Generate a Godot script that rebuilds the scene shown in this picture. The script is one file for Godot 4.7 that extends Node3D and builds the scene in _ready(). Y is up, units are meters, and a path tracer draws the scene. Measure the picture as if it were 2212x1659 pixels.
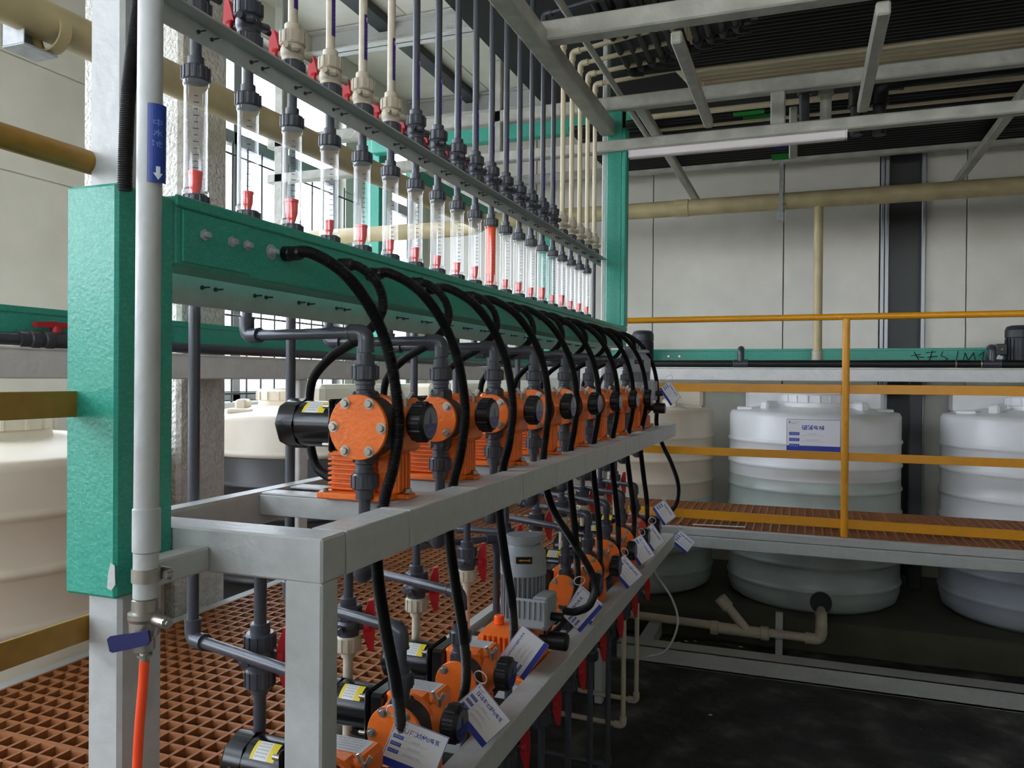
extends Node3D
# A dosing-pump skid in a chemical dosing room: two shelves of orange pumps, a row of rotameters, tanks behind railings, pipe rack overhead.

class MB:
	var v := PackedVector3Array()
	var n := PackedVector3Array()
	var uv := PackedVector2Array()
	var ix := PackedInt32Array()
	func tri(a: Vector3, b: Vector3, c: Vector3) -> void:
		var nn := (c - a).cross(b - a).normalized()
		var i := v.size()
		v.append_array([a, b, c]); n.append_array([nn, nn, nn]); uv.append_array([Vector2(0, 0), Vector2(1, 0), Vector2(1, 1)])
		ix.append_array([i, i + 1, i + 2])
	# a b c d clockwise seen from outside
	func quad(a: Vector3, b: Vector3, c: Vector3, d: Vector3) -> void:
		var nn := (c - a).cross(b - a)
		if nn.length() < 1e-12:
			nn = (d - a).cross(c - a)
		nn = nn.normalized()
		var i := v.size()
		v.append_array([a, b, c, d]); n.append_array([nn, nn, nn, nn])
		uv.append_array([Vector2(0, 0), Vector2(1, 0), Vector2(1, 1), Vector2(0, 1)])
		ix.append_array([i, i + 1, i + 2, i, i + 2, i + 3])
	func box(c: Vector3, s: Vector3, bev := 0.0, bs := Basis()) -> void:
		var h := s * 0.5
		var e := minf(bev, minf(h.x, minf(h.y, h.z)) * 0.9)
		if e <= 0.0:
			var p := []
			for k in 8:
				p.append(c + bs * Vector3(h.x if k & 1 else -h.x, h.y if k & 2 else -h.y, h.z if k & 4 else -h.z))
			quad(p[4], p[6], p[7], p[5]); quad(p[1], p[3], p[2], p[0]); quad(p[5], p[7], p[3], p[1]); quad(p[0], p[2], p[6], p[4])
			quad(p[6], p[2], p[3], p[7]); quad(p[0], p[4], p[5], p[1])
			return
		var f := func(x: float, y: float, z: float) -> Vector3: return c + bs * Vector3(x, y, z)
		var i := Vector3(h.x - e, h.y - e, h.z - e)
		for sg in [1.0, -1.0]:
			_q(f.call(-i.x * sg, -i.y, h.z * sg), f.call(-i.x * sg, i.y, h.z * sg), f.call(i.x * sg, i.y, h.z * sg), f.call(i.x * sg, -i.y, h.z * sg))
			_q(f.call(h.x * sg, -i.y, i.z * sg), f.call(h.x * sg, i.y, i.z * sg), f.call(h.x * sg, i.y, -i.z * sg), f.call(h.x * sg, -i.y, -i.z * sg))
			_q(f.call(-i.x, h.y * sg, i.z * sg), f.call(-i.x, h.y * sg, -i.z * sg), f.call(i.x, h.y * sg, -i.z * sg), f.call(i.x, h.y * sg, i.z * sg))
		for a in [1.0, -1.0]:
			for b in [1.0, -1.0]:
				_o(c, f.call(h.x * a, i.y * b, -i.z), f.call(i.x * a, h.y * b, -i.z), f.call(i.x * a, h.y * b, i.z), f.call(h.x * a, i.y * b, i.z))
				_o(c, f.call(h.x * a, -i.y, i.z * b), f.call(i.x * a, -i.y, h.z * b), f.call(i.x * a, i.y, h.z * b), f.call(h.x * a, i.y, i.z * b))
				_o(c, f.call(-i.x, h.y * a, i.z * b), f.call(-i.x, i.y * a, h.z * b), f.call(i.x, i.y * a, h.z * b), f.call(i.x, h.y * a, i.z * b))
				for d in [1.0, -1.0]:
					var q1: Vector3 = f.call(h.x * a, i.y * b, i.z * d)
					var q2: Vector3 = f.call(i.x * a, h.y * b, i.z * d)
					var q3: Vector3 = f.call(i.x * a, i.y * b, h.z * d)
					if (q3 - q1).cross(q2 - q1).dot(q1 - c) < 0:
						tri(q1, q3, q2)
					else:
						tri(q1, q2, q3)
	func _q(a: Vector3, b: Vector3, c: Vector3, d: Vector3) -> void:
		quad(a, b, c, d)
	func _o(o: Vector3, a: Vector3, b: Vector3, c: Vector3, d: Vector3) -> void:
		if (c - a).cross(b - a).dot((a + c) * 0.5 - o) < 0:
			quad(d, c, b, a)
		else:
			quad(a, b, c, d)
	# box by corners
	func bb(x0: float, x1: float, y0: float, y1: float, z0: float, z1: float, bev := 0.0) -> void:
		box(Vector3((x0 + x1) / 2, (y0 + y1) / 2, (z0 + z1) / 2), Vector3(absf(x1 - x0), absf(y1 - y0), absf(z1 - z0)), bev)
	# lathe about an axis; profile of (radius, height); open at ends unless radius 0
	func lathe(o: Vector3, ax: Vector3, prof: Array, seg := 16, smooth := false, squash := 1.0) -> void:
		var y := ax.normalized()
		var x := (Vector3(0, 0, 1) if absf(y.z) < 0.9 else Vector3(1, 0, 0)).cross(y).normalized()
		var z := x.cross(y)
		var cs := []
		for k in seg + 1:
			var a := TAU * k / seg
			cs.append(x * cos(a) + z * (sin(a) * squash))
		var m := prof.size()
		for j in m - 1:
			var p: Vector2 = prof[j]
			var q: Vector2 = prof[j + 1]
			var d := q - p
			if d.length() < 1e-7:
				continue
			var nr := Vector2(d.y, -d.x).normalized()
			var n0 := nr
			var n1 := nr
			if smooth:
				if j > 0:
					var dp: Vector2 = p - prof[j - 1]
					n0 = (nr + Vector2(dp.y, -dp.x).normalized()).normalized()
				if j < m - 2:
					var dn: Vector2 = prof[j + 2] - q
					n1 = (nr + Vector2(dn.y, -dn.x).normalized()).normalized()
			var i0 := v.size()
			for k in seg + 1:
				var c: Vector3 = cs[k]
				v.append(o + c * p.x + y * p.y); n.append((c * n0.x + y * n0.y).normalized()); uv.append(Vector2(float(k) / seg, p.y))
				v.append(o + c * q.x + y * q.y); n.append((c * n1.x + y * n1.y).normalized()); uv.append(Vector2(float(k) / seg, q.y))
			for k in seg:
				var a := i0 + k * 2
				if p.x > 1e-6:
					ix.append_array([a, a + 2, a + 3])
				if q.x > 1e-6:
					ix.append_array([a, a + 3, a + 1])
	func cyl(a: Vector3, b: Vector3, r: float, seg := 16, r2 := -1.0, bev := 0.0) -> void:
		var l := (b - a).length()
		var e := r if r2 < 0 else r2
		if bev > 0:
			lathe(a, b - a, [Vector2(0, 0), Vector2(r - bev, 0), Vector2(r, bev), Vector2(e, l - bev), Vector2(e - bev, l), Vector2(0, l)], seg)
		else:
			lathe(a, b - a, [Vector2(0, 0), Vector2(r, 0), Vector2(e, l), Vector2(0, l)], seg)
	func tube(path: PackedVector3Array, r: float, seg := 12, caps := true, radii := PackedFloat32Array()) -> void:
		var m := path.size()
		var t0 := (path[1] - path[0]).normalized()
		var nx := (Vector3(0, 1, 0) if absf(t0.y) < 0.9 else Vector3(1, 0, 0)).cross(t0).normalized()
		var i0 := v.size()
		for j in m:
			var t: Vector3
			if j == 0:
				t = t0
			elif j == m - 1:
				t = (path[j] - path[j - 1]).normalized()
			else:
				t = (path[j + 1] - path[j - 1]).normalized()
			nx = (nx - t * nx.dot(t)).normalized()
			var ny := t.cross(nx)
			var rr := radii[j] if radii.size() else r
			var sl := 0.0
			if radii.size() and j > 0 and j < m - 1:
				sl = -(radii[j + 1] - radii[j - 1]) / maxf(1e-6, (path[j + 1] - path[j - 1]).length())
			for k in seg:
				var a := TAU * k / seg
				var c := nx * cos(a) + ny * sin(a)
				v.append(path[j] + c * rr); n.append((c + t * sl).normalized()); uv.append(Vector2(float(k) / seg, float(j) / m))
		for j in m - 1:
			for k in seg:
				var a := i0 + j * seg + k
				var b := i0 + j * seg + (k + 1) % seg
				ix.append_array([a, a + seg, b, b, a + seg, b + seg])
		if caps:
			for e in 2:
				var j := 0 if e == 0 else m - 1
				var t := (path[0] - path[1]).normalized() if e == 0 else (path[m - 1] - path[m - 2]).normalized()
				var c0 := v.size()
				v.append(path[j]); n.append(t); uv.append(Vector2(.5, .5))
				for k in seg:
					v.append(v[i0 + j * seg + k]); n.append(t); uv.append(Vector2(0, 0))
				for k in seg:
					if e == 0:
						ix.append_array([c0, c0 + 1 + k, c0 + 1 + (k + 1) % seg])
					else:
						ix.append_array([c0, c0 + 1 + (k + 1) % seg, c0 + 1 + k])
	# extrude a 2D polygon; o + bx*x + by*y, depth along bz
	func prism(poly: PackedVector2Array, o: Vector3, bx: Vector3, by: Vector3, bz: Vector3) -> void:
		var tr := Geometry2D.triangulate_polygon(poly)
		var c := Vector2.ZERO
		for p in poly:
			c += p
		var mid := o + bx * (c.x / poly.size()) + by * (c.y / poly.size()) + bz * 0.5
		for j in range(0, tr.size(), 3):
			var p := [poly[tr[j]], poly[tr[j + 1]], poly[tr[j + 2]]]
			for e in 2:
				var q := []
				for s in p:
					q.append(o + bx * s.x + by * s.y + (bz if e else Vector3.ZERO))
				if (q[2] - q[0]).cross(q[1] - q[0]).dot(bz * (1.0 if e else -1.0)) < 0:
					tri(q[0], q[2], q[1])
				else:
					tri(q[0], q[1], q[2])
		var flip := Geometry2D.is_polygon_clockwise(poly) != (bx.cross(by).dot(bz) < 0)
		for j in poly.size():
			var a := poly[j]
			var b := poly[(j + 1) % poly.size()]
			var p0 := o + bx * a.x + by * a.y
			var p1 := o + bx * b.x + by * b.y
			if flip:
				quad(p0, p0 + bz, p1 + bz, p1)
			else:
				quad(p1, p1 + bz, p0 + bz, p0)
	func mesh(m: Material) -> ArrayMesh:
		var a := []
		a.resize(Mesh.ARRAY_MAX)
		a[Mesh.ARRAY_VERTEX] = v; a[Mesh.ARRAY_NORMAL] = n; a[Mesh.ARRAY_TEX_UV] = uv; a[Mesh.ARRAY_INDEX] = ix
		var am := ArrayMesh.new()
		am.add_surface_from_arrays(Mesh.PRIMITIVE_TRIANGLES, a)
		am.surface_set_material(0, m)
		return am

var M := {}
var rng := RandomNumberGenerator.new()
const ORD := ["first", "second", "third", "fourth", "fifth", "sixth", "seventh", "eighth", "ninth", "tenth", "eleventh", "twelfth", "thirteenth", "fourteenth", "fifteenth", "sixteenth", "seventeenth", "eighteenth", "nineteenth", "twentieth", "twenty-first"]

# ---------------------------------------------------------------- helpers
func meta(o: Node, label: String, cat: String, group := "") -> void:
	if label: o.set_meta("label", label)
	if cat: o.set_meta("category", cat)
	if group: o.set_meta("group", group)

func thing(called: String, label: String, cat: String, at := Vector3.ZERO, group := "", turn := 0.0) -> Node3D:
	var o := Node3D.new()
	o.name = called
	add_child(o, true)
	o.position = at
	o.rotation.y = turn
	meta(o, label, cat, group)
	return o

func part(parent: Node, called: String, mb: MB, m: Material, label := "") -> MeshInstance3D:
	var o := MeshInstance3D.new()
	o.name = called
	o.mesh = mb.mesh(m)
	parent.add_child(o, true)
	if label: o.set_meta("label", label)
	return o

func again(parent: Node, called: String, me: Mesh, at: Vector3, bs := Basis()) -> MeshInstance3D:
	var o := MeshInstance3D.new()
	o.name = called
	o.mesh = me
	parent.add_child(o, true)
	o.transform = Transform3D(bs, at)
	return o

func struct(called: String) -> Node3D:
	var o := Node3D.new()
	o.name = called
	add_child(o, true)
	o.set_meta("kind", "structure")
	return o

func copy(o: Node3D, at: Vector3, label: String, group := "", turn := 0.0) -> Node3D:
	var c: Node3D = o.duplicate()
	c.name = String(o.name).rstrip("0123456789")
	add_child(c, true)
	c.position = at
	c.rotation.y = turn
	c.set_meta("label", label)
	if group: c.set_meta("group", group)
	return c

# polyline with rounded corners
func fillet(pts: Array, rad: float, steps := 6) -> PackedVector3Array:
	var out := PackedVector3Array()
	out.append(pts[0])
	for i in range(1, pts.size() - 1):
		var p: Vector3 = pts[i]
		var a: Vector3 = (pts[i - 1] - p).normalized()
		var b: Vector3 = (pts[i + 1] - p).normalized()
		var d := minf(rad, minf(p.distance_to(pts[i - 1]), p.distance_to(pts[i + 1])) * 0.48)
		for k in steps + 1:
			var t := float(k) / steps
			out.append((p + a * d).lerp(p, t).lerp(p.lerp(p + b * d, t), t))
	out.append(pts[pts.size() - 1])
	return out

func spline(pts: Array, step := 0.004) -> PackedVector3Array:
	var c := Curve3D.new()
	c.bake_interval = step
	var m := pts.size()
	for i in m:
		var p: Vector3 = pts[i]
		var a: Vector3 = pts[maxi(i - 1, 0)]
		var b: Vector3 = pts[mini(i + 1, m - 1)]
		var t := (b - a) * 0.5
		var l0 := 0.0 if i == 0 else p.distance_to(a)
		var l1 := 0.0 if i == m - 1 else p.distance_to(b)
		var tn := t.normalized()
		c.add_point(p, -tn * l0 * 0.33, tn * l1 * 0.33)
	return c.get_baked_points()

# pipe with solvent-welded elbows: pipe and each elbow are parts
func pipework(parent: Node, pts: Array, r: float, m: Material, seg := 12, fit := 1.32) -> void:
	var mb := MB.new()
	mb.tube(fillet(pts, r * 2.0, 4), r, seg)
	part(parent, "pipe", mb, m)
	for i in range(1, pts.size() - 1):
		var p: Vector3 = pts[i]
		var a: Vector3 = (pts[i - 1] - p).normalized()
		var b: Vector3 = (pts[i + 1] - p).normalized()
		if absf(a.dot(b)) > 0.9:
			continue
		var l := minf(r * 3.4, minf(p.distance_to(pts[i - 1]), p.distance_to(pts[i + 1])) * 0.9)
		var e := MB.new()
		e.tube(fillet([p + a * l, p, p + b * l], r * 2.4, 6), r * fit, seg)
		e.cyl(p + a * (l - r * 0.35), p + a * (l + r * 0.1), r * fit * 1.06, seg)
		e.cyl(p + b * (l - r * 0.35), p + b * (l + r * 0.1), r * fit * 1.06, seg)
		part(parent, "elbow", e, m)

func corrugated(mb: MB, pts: Array, r0: float, r1: float, pitch := 0.0034, seg := 10) -> void:
	var path := spline(pts, pitch * 0.25)
	var rad := PackedFloat32Array()
	for j in path.size():
		rad.append([r0, r1, r1, r0][j % 4])
	mb.tube(path, r0, seg, true, rad)

# ---------------------------------------------------------------- textures
func noise_img(w: int, h: int, freq: float, lo: Color, hi: Color, seed_: int, oct := 4, pw := 1.0) -> Image:
	var f := FastNoiseLite.new()
	f.seed = seed_
	f.frequency = freq
	f.fractal_octaves = oct
	var g := f.get_seamless_image(w, h)
	g.convert(Image.FORMAT_L8)
	var im := Image.create(w, h, false, Image.FORMAT_RGB8)
	for y in h:
		for x in w:
			im.set_pixel(x, y, lo.lerp(hi, pow(g.get_pixel(x, y).r, pw)))
	return im

func tx(im: Image) -> ImageTexture:
	return ImageTexture.create_from_image(im)

func bump(w: int, freq: float, seed_: int, strength: float, oct := 4) -> ImageTexture:
	var im := noise_img(w, w, freq, Color.BLACK, Color.WHITE, seed_, oct)
	im.bump_map_to_normal_map(strength)
	return tx(im)

func line(im: Image, a: Vector2, b: Vector2, w: float, c: Color) -> void:
	var st := int(maxf(1.0, a.distance_to(b) * 1.5))
	for i in st + 1:
		var p := a.lerp(b, float(i) / st)
		var r := Rect2i(int(p.x - w / 2), int(p.y - w / 2), maxi(1, int(round(w))), maxi(1, int(round(w))))
		im.fill_rect(r, c)

# characters as brush strokes on a 10 x 10 grid: pairs of digits are points
const GLYPH := {
	"碱": "0141 2106 1545 1519 4549 1949 5292 5258 5849 6484 6686 6669 8689 6989 7099 9485 8191",
	"储": "2003 1419 3141 4348 3949 5292 7177 5595 9057 6696 6669 9699 6989 6797",
	"药": "0292 3133 6163 2514 1434 3416 1646 4648 5357 5585 8588 8879 6677",
	"桶": "0343 2129 2406 2446 5191 9164 5464 5459 5494 9499 7479 5696 5797",
	"铬": "2003 1333 0535 1518 1839 7053 6282 8259 6498 6666 6686 6669 8689 6989",
	"还": "4191 7147 7179 7598 1122 0414 1417 1799",
	"原": "1191 1108 5242 3373 3337 7377 3575 3777 5759 4738 6787",
	"池": "0112 0314 0618 4348 4899 3484 6167 8285",
	"酸": "0141 0343 0309 4349 0949 1313 3133 0646 6153 5392 7263 8194 6558 5687 6798",
	"加": "0343 2306 2006 4348 6393 6369 9399 6999",
	"泵": "1191 4115 3473 3436 7376 3676 5659 2729 6599",
	"次": "0112 0719 5043 4393 9384 6564 6549 6599",
	"钠": "2003 1333 0535 1518 1839 5393 5359 9399 7073 7356 7386",
	"过": "3393 7378 7869 4556 1122 0414 1417 1799",
	"滤": "0112 0314 0618 6063 6191 3393 3338 5585 5578 4546 8586",
	"中": "1282 1216 8286 1686 5059",
	"间": "1011 1319 2191 9199 3464 3438 6468 3868 3666",
	"水": "5059 1343 4318 5598 8364",
	"箱": "2003 1343 7053 6393 2529 0646 5595 5559 9599 5999 5797",
	"设": "1112 0414 1417 1736 5191 5144 8184 4585 8549 5599",
	"施": "2021 0242 1319 1448 6052 5292 5447 4798 7378",
	"编": "2013 1323 2316 1636 5191 5258 5393 9399 5699 6669",
	"号": "2171 2124 7174 2474 0696 3637 3777 7769",
	"信": "2003 1419 4191 4383 4585 4787 4749 8789 4989",
	"息": "2070 2025 7075 2575 2272 1718 3739 3979 8788",
	"U": "1117 1739 3969 6987 8781",
	"F": "2129 2181 2565",
}

func glyphs(im: Image, s: String, x: float, y: float, sz: float, c: Color, w := 0.0, gap := 1.12) -> void:
	var k := 0
	for ch in s:
		if GLYPH.has(ch):
			for st in (GLYPH[ch] as String).split(" "):
				var a := Vector2(float(st[0]), float(st[1])) / 9.5
				var b := Vector2(float(st[2]), float(st[3])) / 9.5
				line(im, Vector2(x + k * sz * gap, y) + a * sz, Vector2(x + k * sz * gap, y) + b * sz, maxf(1.0, sz * 0.11 if w == 0.0 else w), c)
		k += 1

func scrib(im: Image, x: float, y: float, w: float, h: float, c: Color, r: RandomNumberGenerator) -> void:
	var cx := x
	while cx < x + w:
		line(im, Vector2(cx, y + r.randf() * h * 0.3), Vector2(cx + r.randf() * h * 0.4, y + h * (0.6 + 0.4 * r.randf())), 1.0, c)
		line(im, Vector2(cx, y + h * 0.5 * r.randf()), Vector2(cx + h * 0.5, y + h * r.randf()), 1.0, c)
		cx += h * 0.8

func card_img(title: String, w: int, h: int) -> Image:
	var r := RandomNumberGenerator.new()
	r.seed = 5
	var blue := Color(0.13, 0.2, 0.62)
	var im := Image.create(w, h, false, Image.FORMAT_RGB8)
	im.fill(Color(0.9, 0.9, 0.92))
	var k := w / 320.0
	im.fill_rect(Rect2i(0, int(h * 0.84), w, h), blue)
	for e in [[0, 0, w, 3], [0, 0, 3, h], [w - 3, 0, 3, h]]:
		im.fill_rect(Rect2i(e[0], e[1], e[2], e[3]), blue)
	# drop emblem and red lettering in the corner
	line(im, Vector2(18, 12) * k, Vector2(13, 22) * k, 3 * k, Color(0.2, 0.4, 0.7))
	line(im, Vector2(18, 12) * k, Vector2(23, 22) * k, 3 * k, Color(0.75, 0.25, 0.25))
	line(im, Vector2(14, 25) * k, Vector2(22, 25) * k, 3 * k, Color(0.2, 0.4, 0.7))
	scrib(im, 30 * k, 14 * k, 48 * k, 10 * k, Color(0.75, 0.2, 0.25), r)
	scrib(im, 30 * k, 26 * k, 30 * k, 4 * k, Color(0.3, 0.3, 0.4), r)
	var n := title.length()
	var sz := minf(30 * k, 250 * k / n / 1.12)
	glyphs(im, title, w * 0.5 - n * sz * 0.56, 36 * k, sz, blue)
	for row in 3:
		var y := (82.0 + 38 * row) * k
		im.fill_rect(Rect2i(int(16 * k), int(y), int(62 * k), int(20 * k)), Color(0.12, 0.27, 0.66))
		glyphs(im, ["设施编号", "设施信息", "泵号信息"][row], 20 * k, y + 4 * k, 12 * k, Color(0.9, 0.92, 1), 1.0)
		line(im, Vector2(86 * k, y + 19 * k), Vector2(226 * k, y + 19 * k), 1.0, Color(0.35, 0.35, 0.4))
		scrib(im, (130 - row * 12) * k, y + 6 * k, (50 + row * 26) * k, 9 * k, Color(0.35, 0.35, 0.38), r)
	return im

func make_materials() -> void:
	var blotch := tx(noise_img(256, 256, 0.012, Color(0.84, 0.84, 0.83), Color(1, 1, 1), 3, 5))
	var soft := tx(noise_img(256, 256, 0.02, Color(0.95, 0.95, 0.945), Color(1, 1, 1), 9, 4))
	var fine := tx(noise_img(256, 256, 0.05, Color(0.9, 0.9, 0.9), Color(1, 1, 1), 8, 5))
	var peel := bump(256, 0.03, 11, 5.0)
	var grit := bump(256, 0.09, 12, 4.0)
	var stucco := bump(512, 0.05, 13, 14.0, 5)
	var flat := func(c: Color, rough: float, metal := 0.0) -> StandardMaterial3D:
		var m := StandardMaterial3D.new()
		m.albedo_color = c
		m.roughness = rough
		m.metallic = metal
		return m
	var tri := func(c: Color, rough: float, t: Texture2D, sc: float, nm: Texture2D = null, ns := 0.3) -> StandardMaterial3D:
		var m: StandardMaterial3D = flat.call(c, rough)
		m.albedo_texture = t
		m.uv1_triplanar = true
		m.uv1_world_triplanar = true
		m.uv1_scale = Vector3.ONE * sc
		if nm:
			m.normal_enabled = true
			m.normal_texture = nm
			m.normal_scale = ns
		return m
	M.grey = tri.call(Color(0.73, 0.74, 0.73), 0.40, soft, 5.0, peel, 0.22)
	M.greyroof = tri.call(Color(0.74, 0.74, 0.70), 0.5, blotch, 2.0, peel, 0.4)
	M.white_beam = tri.call(Color(0.88, 0.88, 0.87), 0.5, soft, 2.0, peel, 0.3)
	# glass-fibre strands in green resin
	var im := Image.create(512, 512, false, Image.FORMAT_RGB8)
	im.fill(Color(0.18, 0.61, 0.52))
	var r := RandomNumberGenerator.new()
	r.seed = 21
	for k in 5200:
		var a := Vector2(r.randf() * 512, r.randf() * 512)
		var an := r.randf() * TAU
		if r.randf() < 0.4:
			an = r.randfn(0.0, 0.25)
		var l := r.randf_range(8, 34)
		var c := Color(0.18, 0.61, 0.52).lerp(Color(0.55, 0.82, 0.75), r.randf() * r.randf() * 0.9)
		if r.randf() < 0.35:
			c = Color(0.12, 0.54, 0.44)
		var b := a + Vector2(cos(an), sin(an)) * l
		for i in int(l):
			var p := a.lerp(b, i / l)
			im.set_pixel(posmod(int(p.x), 512), posmod(int(p.y), 512), c)
	M.green = tri.call(Color(1, 1, 1), 0.38, tx(im), 5.0, grit, 0.12)
	M.orange = tri.call(Color(0.95, 0.46, 0.14), 0.38, soft, 4.0, grit, 0.15)
	M.orange_cap = flat.call(Color(1.0, 0.36, 0.08), 0.35)
	M.red_pump = flat.call(Color(0.72, 0.18, 0.12), 0.45)
	M.upvc = tri.call(Color(0.27, 0.28, 0.31), 0.30, fine, 4.0)
	M.head = tri.call(Color(0.20, 0.20, 0.21), 0.45, fine, 5.0)
	M.beige = tri.call(Color(0.78, 0.74, 0.65), 0.38, fine, 3.0)
	M.cream_pipe = tri.call(Color(0.86, 0.81, 0.68), 0.38, soft, 3.0)
	M.beige_big = tri.call(Color(0.79, 0.73, 0.56), 0.45, blotch, 1.5)
	M.hose = flat.call(Color(0.055, 0.055, 0.058), 0.36)
	M.black = flat.call(Color(0.07, 0.07, 0.075), 0.5)
	M.motor = flat.call(Color(0.05, 0.05, 0.058), 0.22)
	M.knob = flat.call(Color(0.045, 0.045, 0.05), 0.4)
	M.steel = flat.call(Color(0.70, 0.68, 0.64), 0.35, 0.9)
	M.galv = tri.call(Color(0.72, 0.74, 0.75), 0.45, blotch, 8.0)
	M.red = flat.call(Color(0.72, 0.09, 0.13), 0.42)
	M.yellow = tri.call(Color(0.88, 0.60, 0.06), 0.38, soft, 3.0)
	M.yellow_shaded = tri.call(Color(0.66, 0.49, 0.15), 0.45, fine, 3.0)  # yellow darkened to put shade into the left railing's colour
	M.grating = tri.call(Color(0.61, 0.38, 0.21), 0.55, fine, 3.0)
	M.tank = tri.call(Color(0.93, 0.93, 0.93), 0.30, soft, 1.0)
	M.tank_wet = tri.call(Color(0.78, 0.82, 0.79), 0.30, blotch, 1.0)
	M.tank_wet2 = tri.call(Color(0.84, 0.86, 0.90), 0.30, blotch, 1.0)
	M.cream = tri.call(Color(0.89, 0.84, 0.76), 0.42, soft, 1.0)
	M.cream_dark = tri.call(Color(0.30, 0.29, 0.29), 0.42, blotch, 1.0)
	M.panel = tri.call(Color(0.88, 0.865, 0.82), 0.36, soft, 0.7)
	M.panel_dark = flat.call(Color(0.30, 0.31, 0.31), 0.5)
	M.ceil = tri.call(Color(0.94, 0.92, 0.87), 0.45, soft, 0.6)
	M.shade_sheet = flat.call(Color(0.10, 0.10, 0.11), 0.7)
	M.dark_steel = flat.call(Color(0.22, 0.23, 0.24), 0.5)
	M.stucco = tri.call(Color(0.85, 0.84, 0.81), 0.9, fine, 2.0, stucco, 0.6)
	M.plinth = tri.call(Color(0.34, 0.34, 0.28), 0.8, blotch, 1.0)
	M.motor_grey = flat.call(Color(0.58, 0.60, 0.61), 0.42)
	M.motor_dark = flat.call(Color(0.17, 0.19, 0.21), 0.45)
	M.alum = flat.call(Color(0.62, 0.63, 0.64), 0.4, 0.5)
	M.white = flat.call(Color(0.9, 0.9, 0.9), 0.4)
	M.blue = flat.call(Color(0.03, 0.07, 0.30), 0.35)
	M.hose_orange = flat.call(Color(1.0, 0.33, 0.16), 0.35)
	M.orange_liquid = flat.call(Color(1.0, 0.36, 0.04), 0.2)
	M.tie = flat.call(Color(0.85, 0.85, 0.86), 0.4)
	M.ink = flat.call(Color(0.03, 0.03, 0.03), 0.7)
	M.label_green = flat.call(Color(0.12, 0.55, 0.22), 0.4)
	M.label_blue = flat.call(Color(0.14, 0.13, 0.5), 0.4)
	M.float_ = flat.call(Color(0.93, 0.17, 0.09), 0.4)
	M.brick = flat.call(Color(0.62, 0.36, 0.28), 0.8)
	M.yard_concrete = flat.call(Color(0.62, 0.61, 0.58), 0.9)
	# floor: dark coating with pale scuffs and dust
	var fl := noise_img(1024, 1024, 0.007, Color(0.15, 0.155, 0.15), Color(0.50, 0.50, 0.47), 31, 7, 2.6)
	for k in 900:
		var a := Vector2(r.randf() * 1024, r.randf() * 1024)
		var an := r.randfn(0.3, 0.5)
		var g := r.randf_range(0.22, 0.42)
		line(fl, a, a + Vector2(cos(an), sin(an)) * r.randf_range(1, 9), 1.0, Color(g, g, g * 0.94))
	for k in 120:
		fl.fill_rect(Rect2i(r.randi_range(0, 1020), r.randi_range(0, 1020), 2, 2), Color(0.6, 0.6, 0.57))
	M.floor = tri.call(Color(1, 1, 1), 0.75, tx(fl), 0.4, grit, 0.3)
	# glass
	var g := StandardMaterial3D.new()
	g.albedo_color = Color(0.95, 0.97, 1.0, 0.12)
	g.transparency = BaseMaterial3D.TRANSPARENCY_ALPHA
	g.roughness = 0.02
	M.glass = g
	var tb := StandardMaterial3D.new()
	tb.albedo_color = Color(0.93, 0.93, 0.97, 0.05)
	tb.transparency = BaseMaterial3D.TRANSPARENCY_ALPHA
	tb.roughness = 0.04
	tb.metallic_specular = 0.6
	M.acrylic = tb
	var to: StandardMaterial3D = tb.duplicate()
	to.albedo_color = Color(1.0, 0.35, 0.05, 0.25)
	M.acrylic_orange = to
	var lm: StandardMaterial3D = flat.call(Color(0.93, 0.9, 0.9), 0.4)
	M.lamp = lm
	# printed labels
	var pic := func(i: Image, rough := 0.4) -> StandardMaterial3D:
		var m: StandardMaterial3D = flat.call(Color(1, 1, 1), rough)
		m.albedo_texture = tx(i)
		return m
	var pur := Image.create(32, 256, false, Image.FORMAT_RGB8)
	pur.fill(Color(0.22, 0.13, 0.45))
	for k in 16:
		pur.fill_rect(Rect2i(16 - k / 2, 8 + k, maxi(1, k), 1), Color(0.9, 0.9, 0.95))
	pur.fill_rect(Rect2i(12, 24, 8, 16), Color(0.9, 0.9, 0.95))
	for k in 6:
		glyphs(pur, ["水", "中", "间", "水", "箱", "加"][k], 8, 76 + k * 24, 16, Color(0.62, 0.58, 0.8), 1.0)
	M.purple = pic.call(pur)
	var bl := Image.create(48, 256, false, Image.FORMAT_RGB8)
	bl.fill(Color(0.05, 0.22, 0.55))
	for k in 22:
		bl.fill_rect(Rect2i(24 - (22 - k) / 2, 226 + k, maxi(1, 22 - k), 1), Color(0.9, 0.92, 0.95))
	bl.fill_rect(Rect2i(19, 204, 10, 22), Color(0.9, 0.92, 0.95))
	for k in 3:
		glyphs(bl, ["中", "水", "池"][k], 12, 50 + k * 34, 24, Color(0.45, 0.58, 0.78), 2.0)
	M.blue_label = pic.call(bl)
	var kn := Image.create(128, 128, false, Image.FORMAT_RGB8)
	kn.fill(Color(0.10, 0.12, 0.30))
	for y in 128:
		for x in 128:
			var d := Vector2(x - 64, y - 64)
			if d.length() < 56:
				var c := Color(0.42, 0.44, 0.48) if y < 70 else Color(0.10, 0.15, 0.42)
				var dr := absf(x - 64) < 13.0 * clampf((y - 22) / 34.0, 0, 1) and y < 58 or Vector2(x - 64, y - 60).length() < 13
				if dr and y > 22:
					c = Color(0.07, 0.13, 0.38)
				if d.length() > 53:
					c = Color(0.45, 0.47, 0.52)
				kn.set_pixel(x, y, c)
	scrib(kn, 44, 84, 40, 12, Color(0.6, 0.62, 0.68), r)
	M.knob_face = pic.call(kn, 0.3)
	var np := Image.create(128, 64, false, Image.FORMAT_RGB8)
	np.fill(Color(0.82, 0.82, 0.8))
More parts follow.
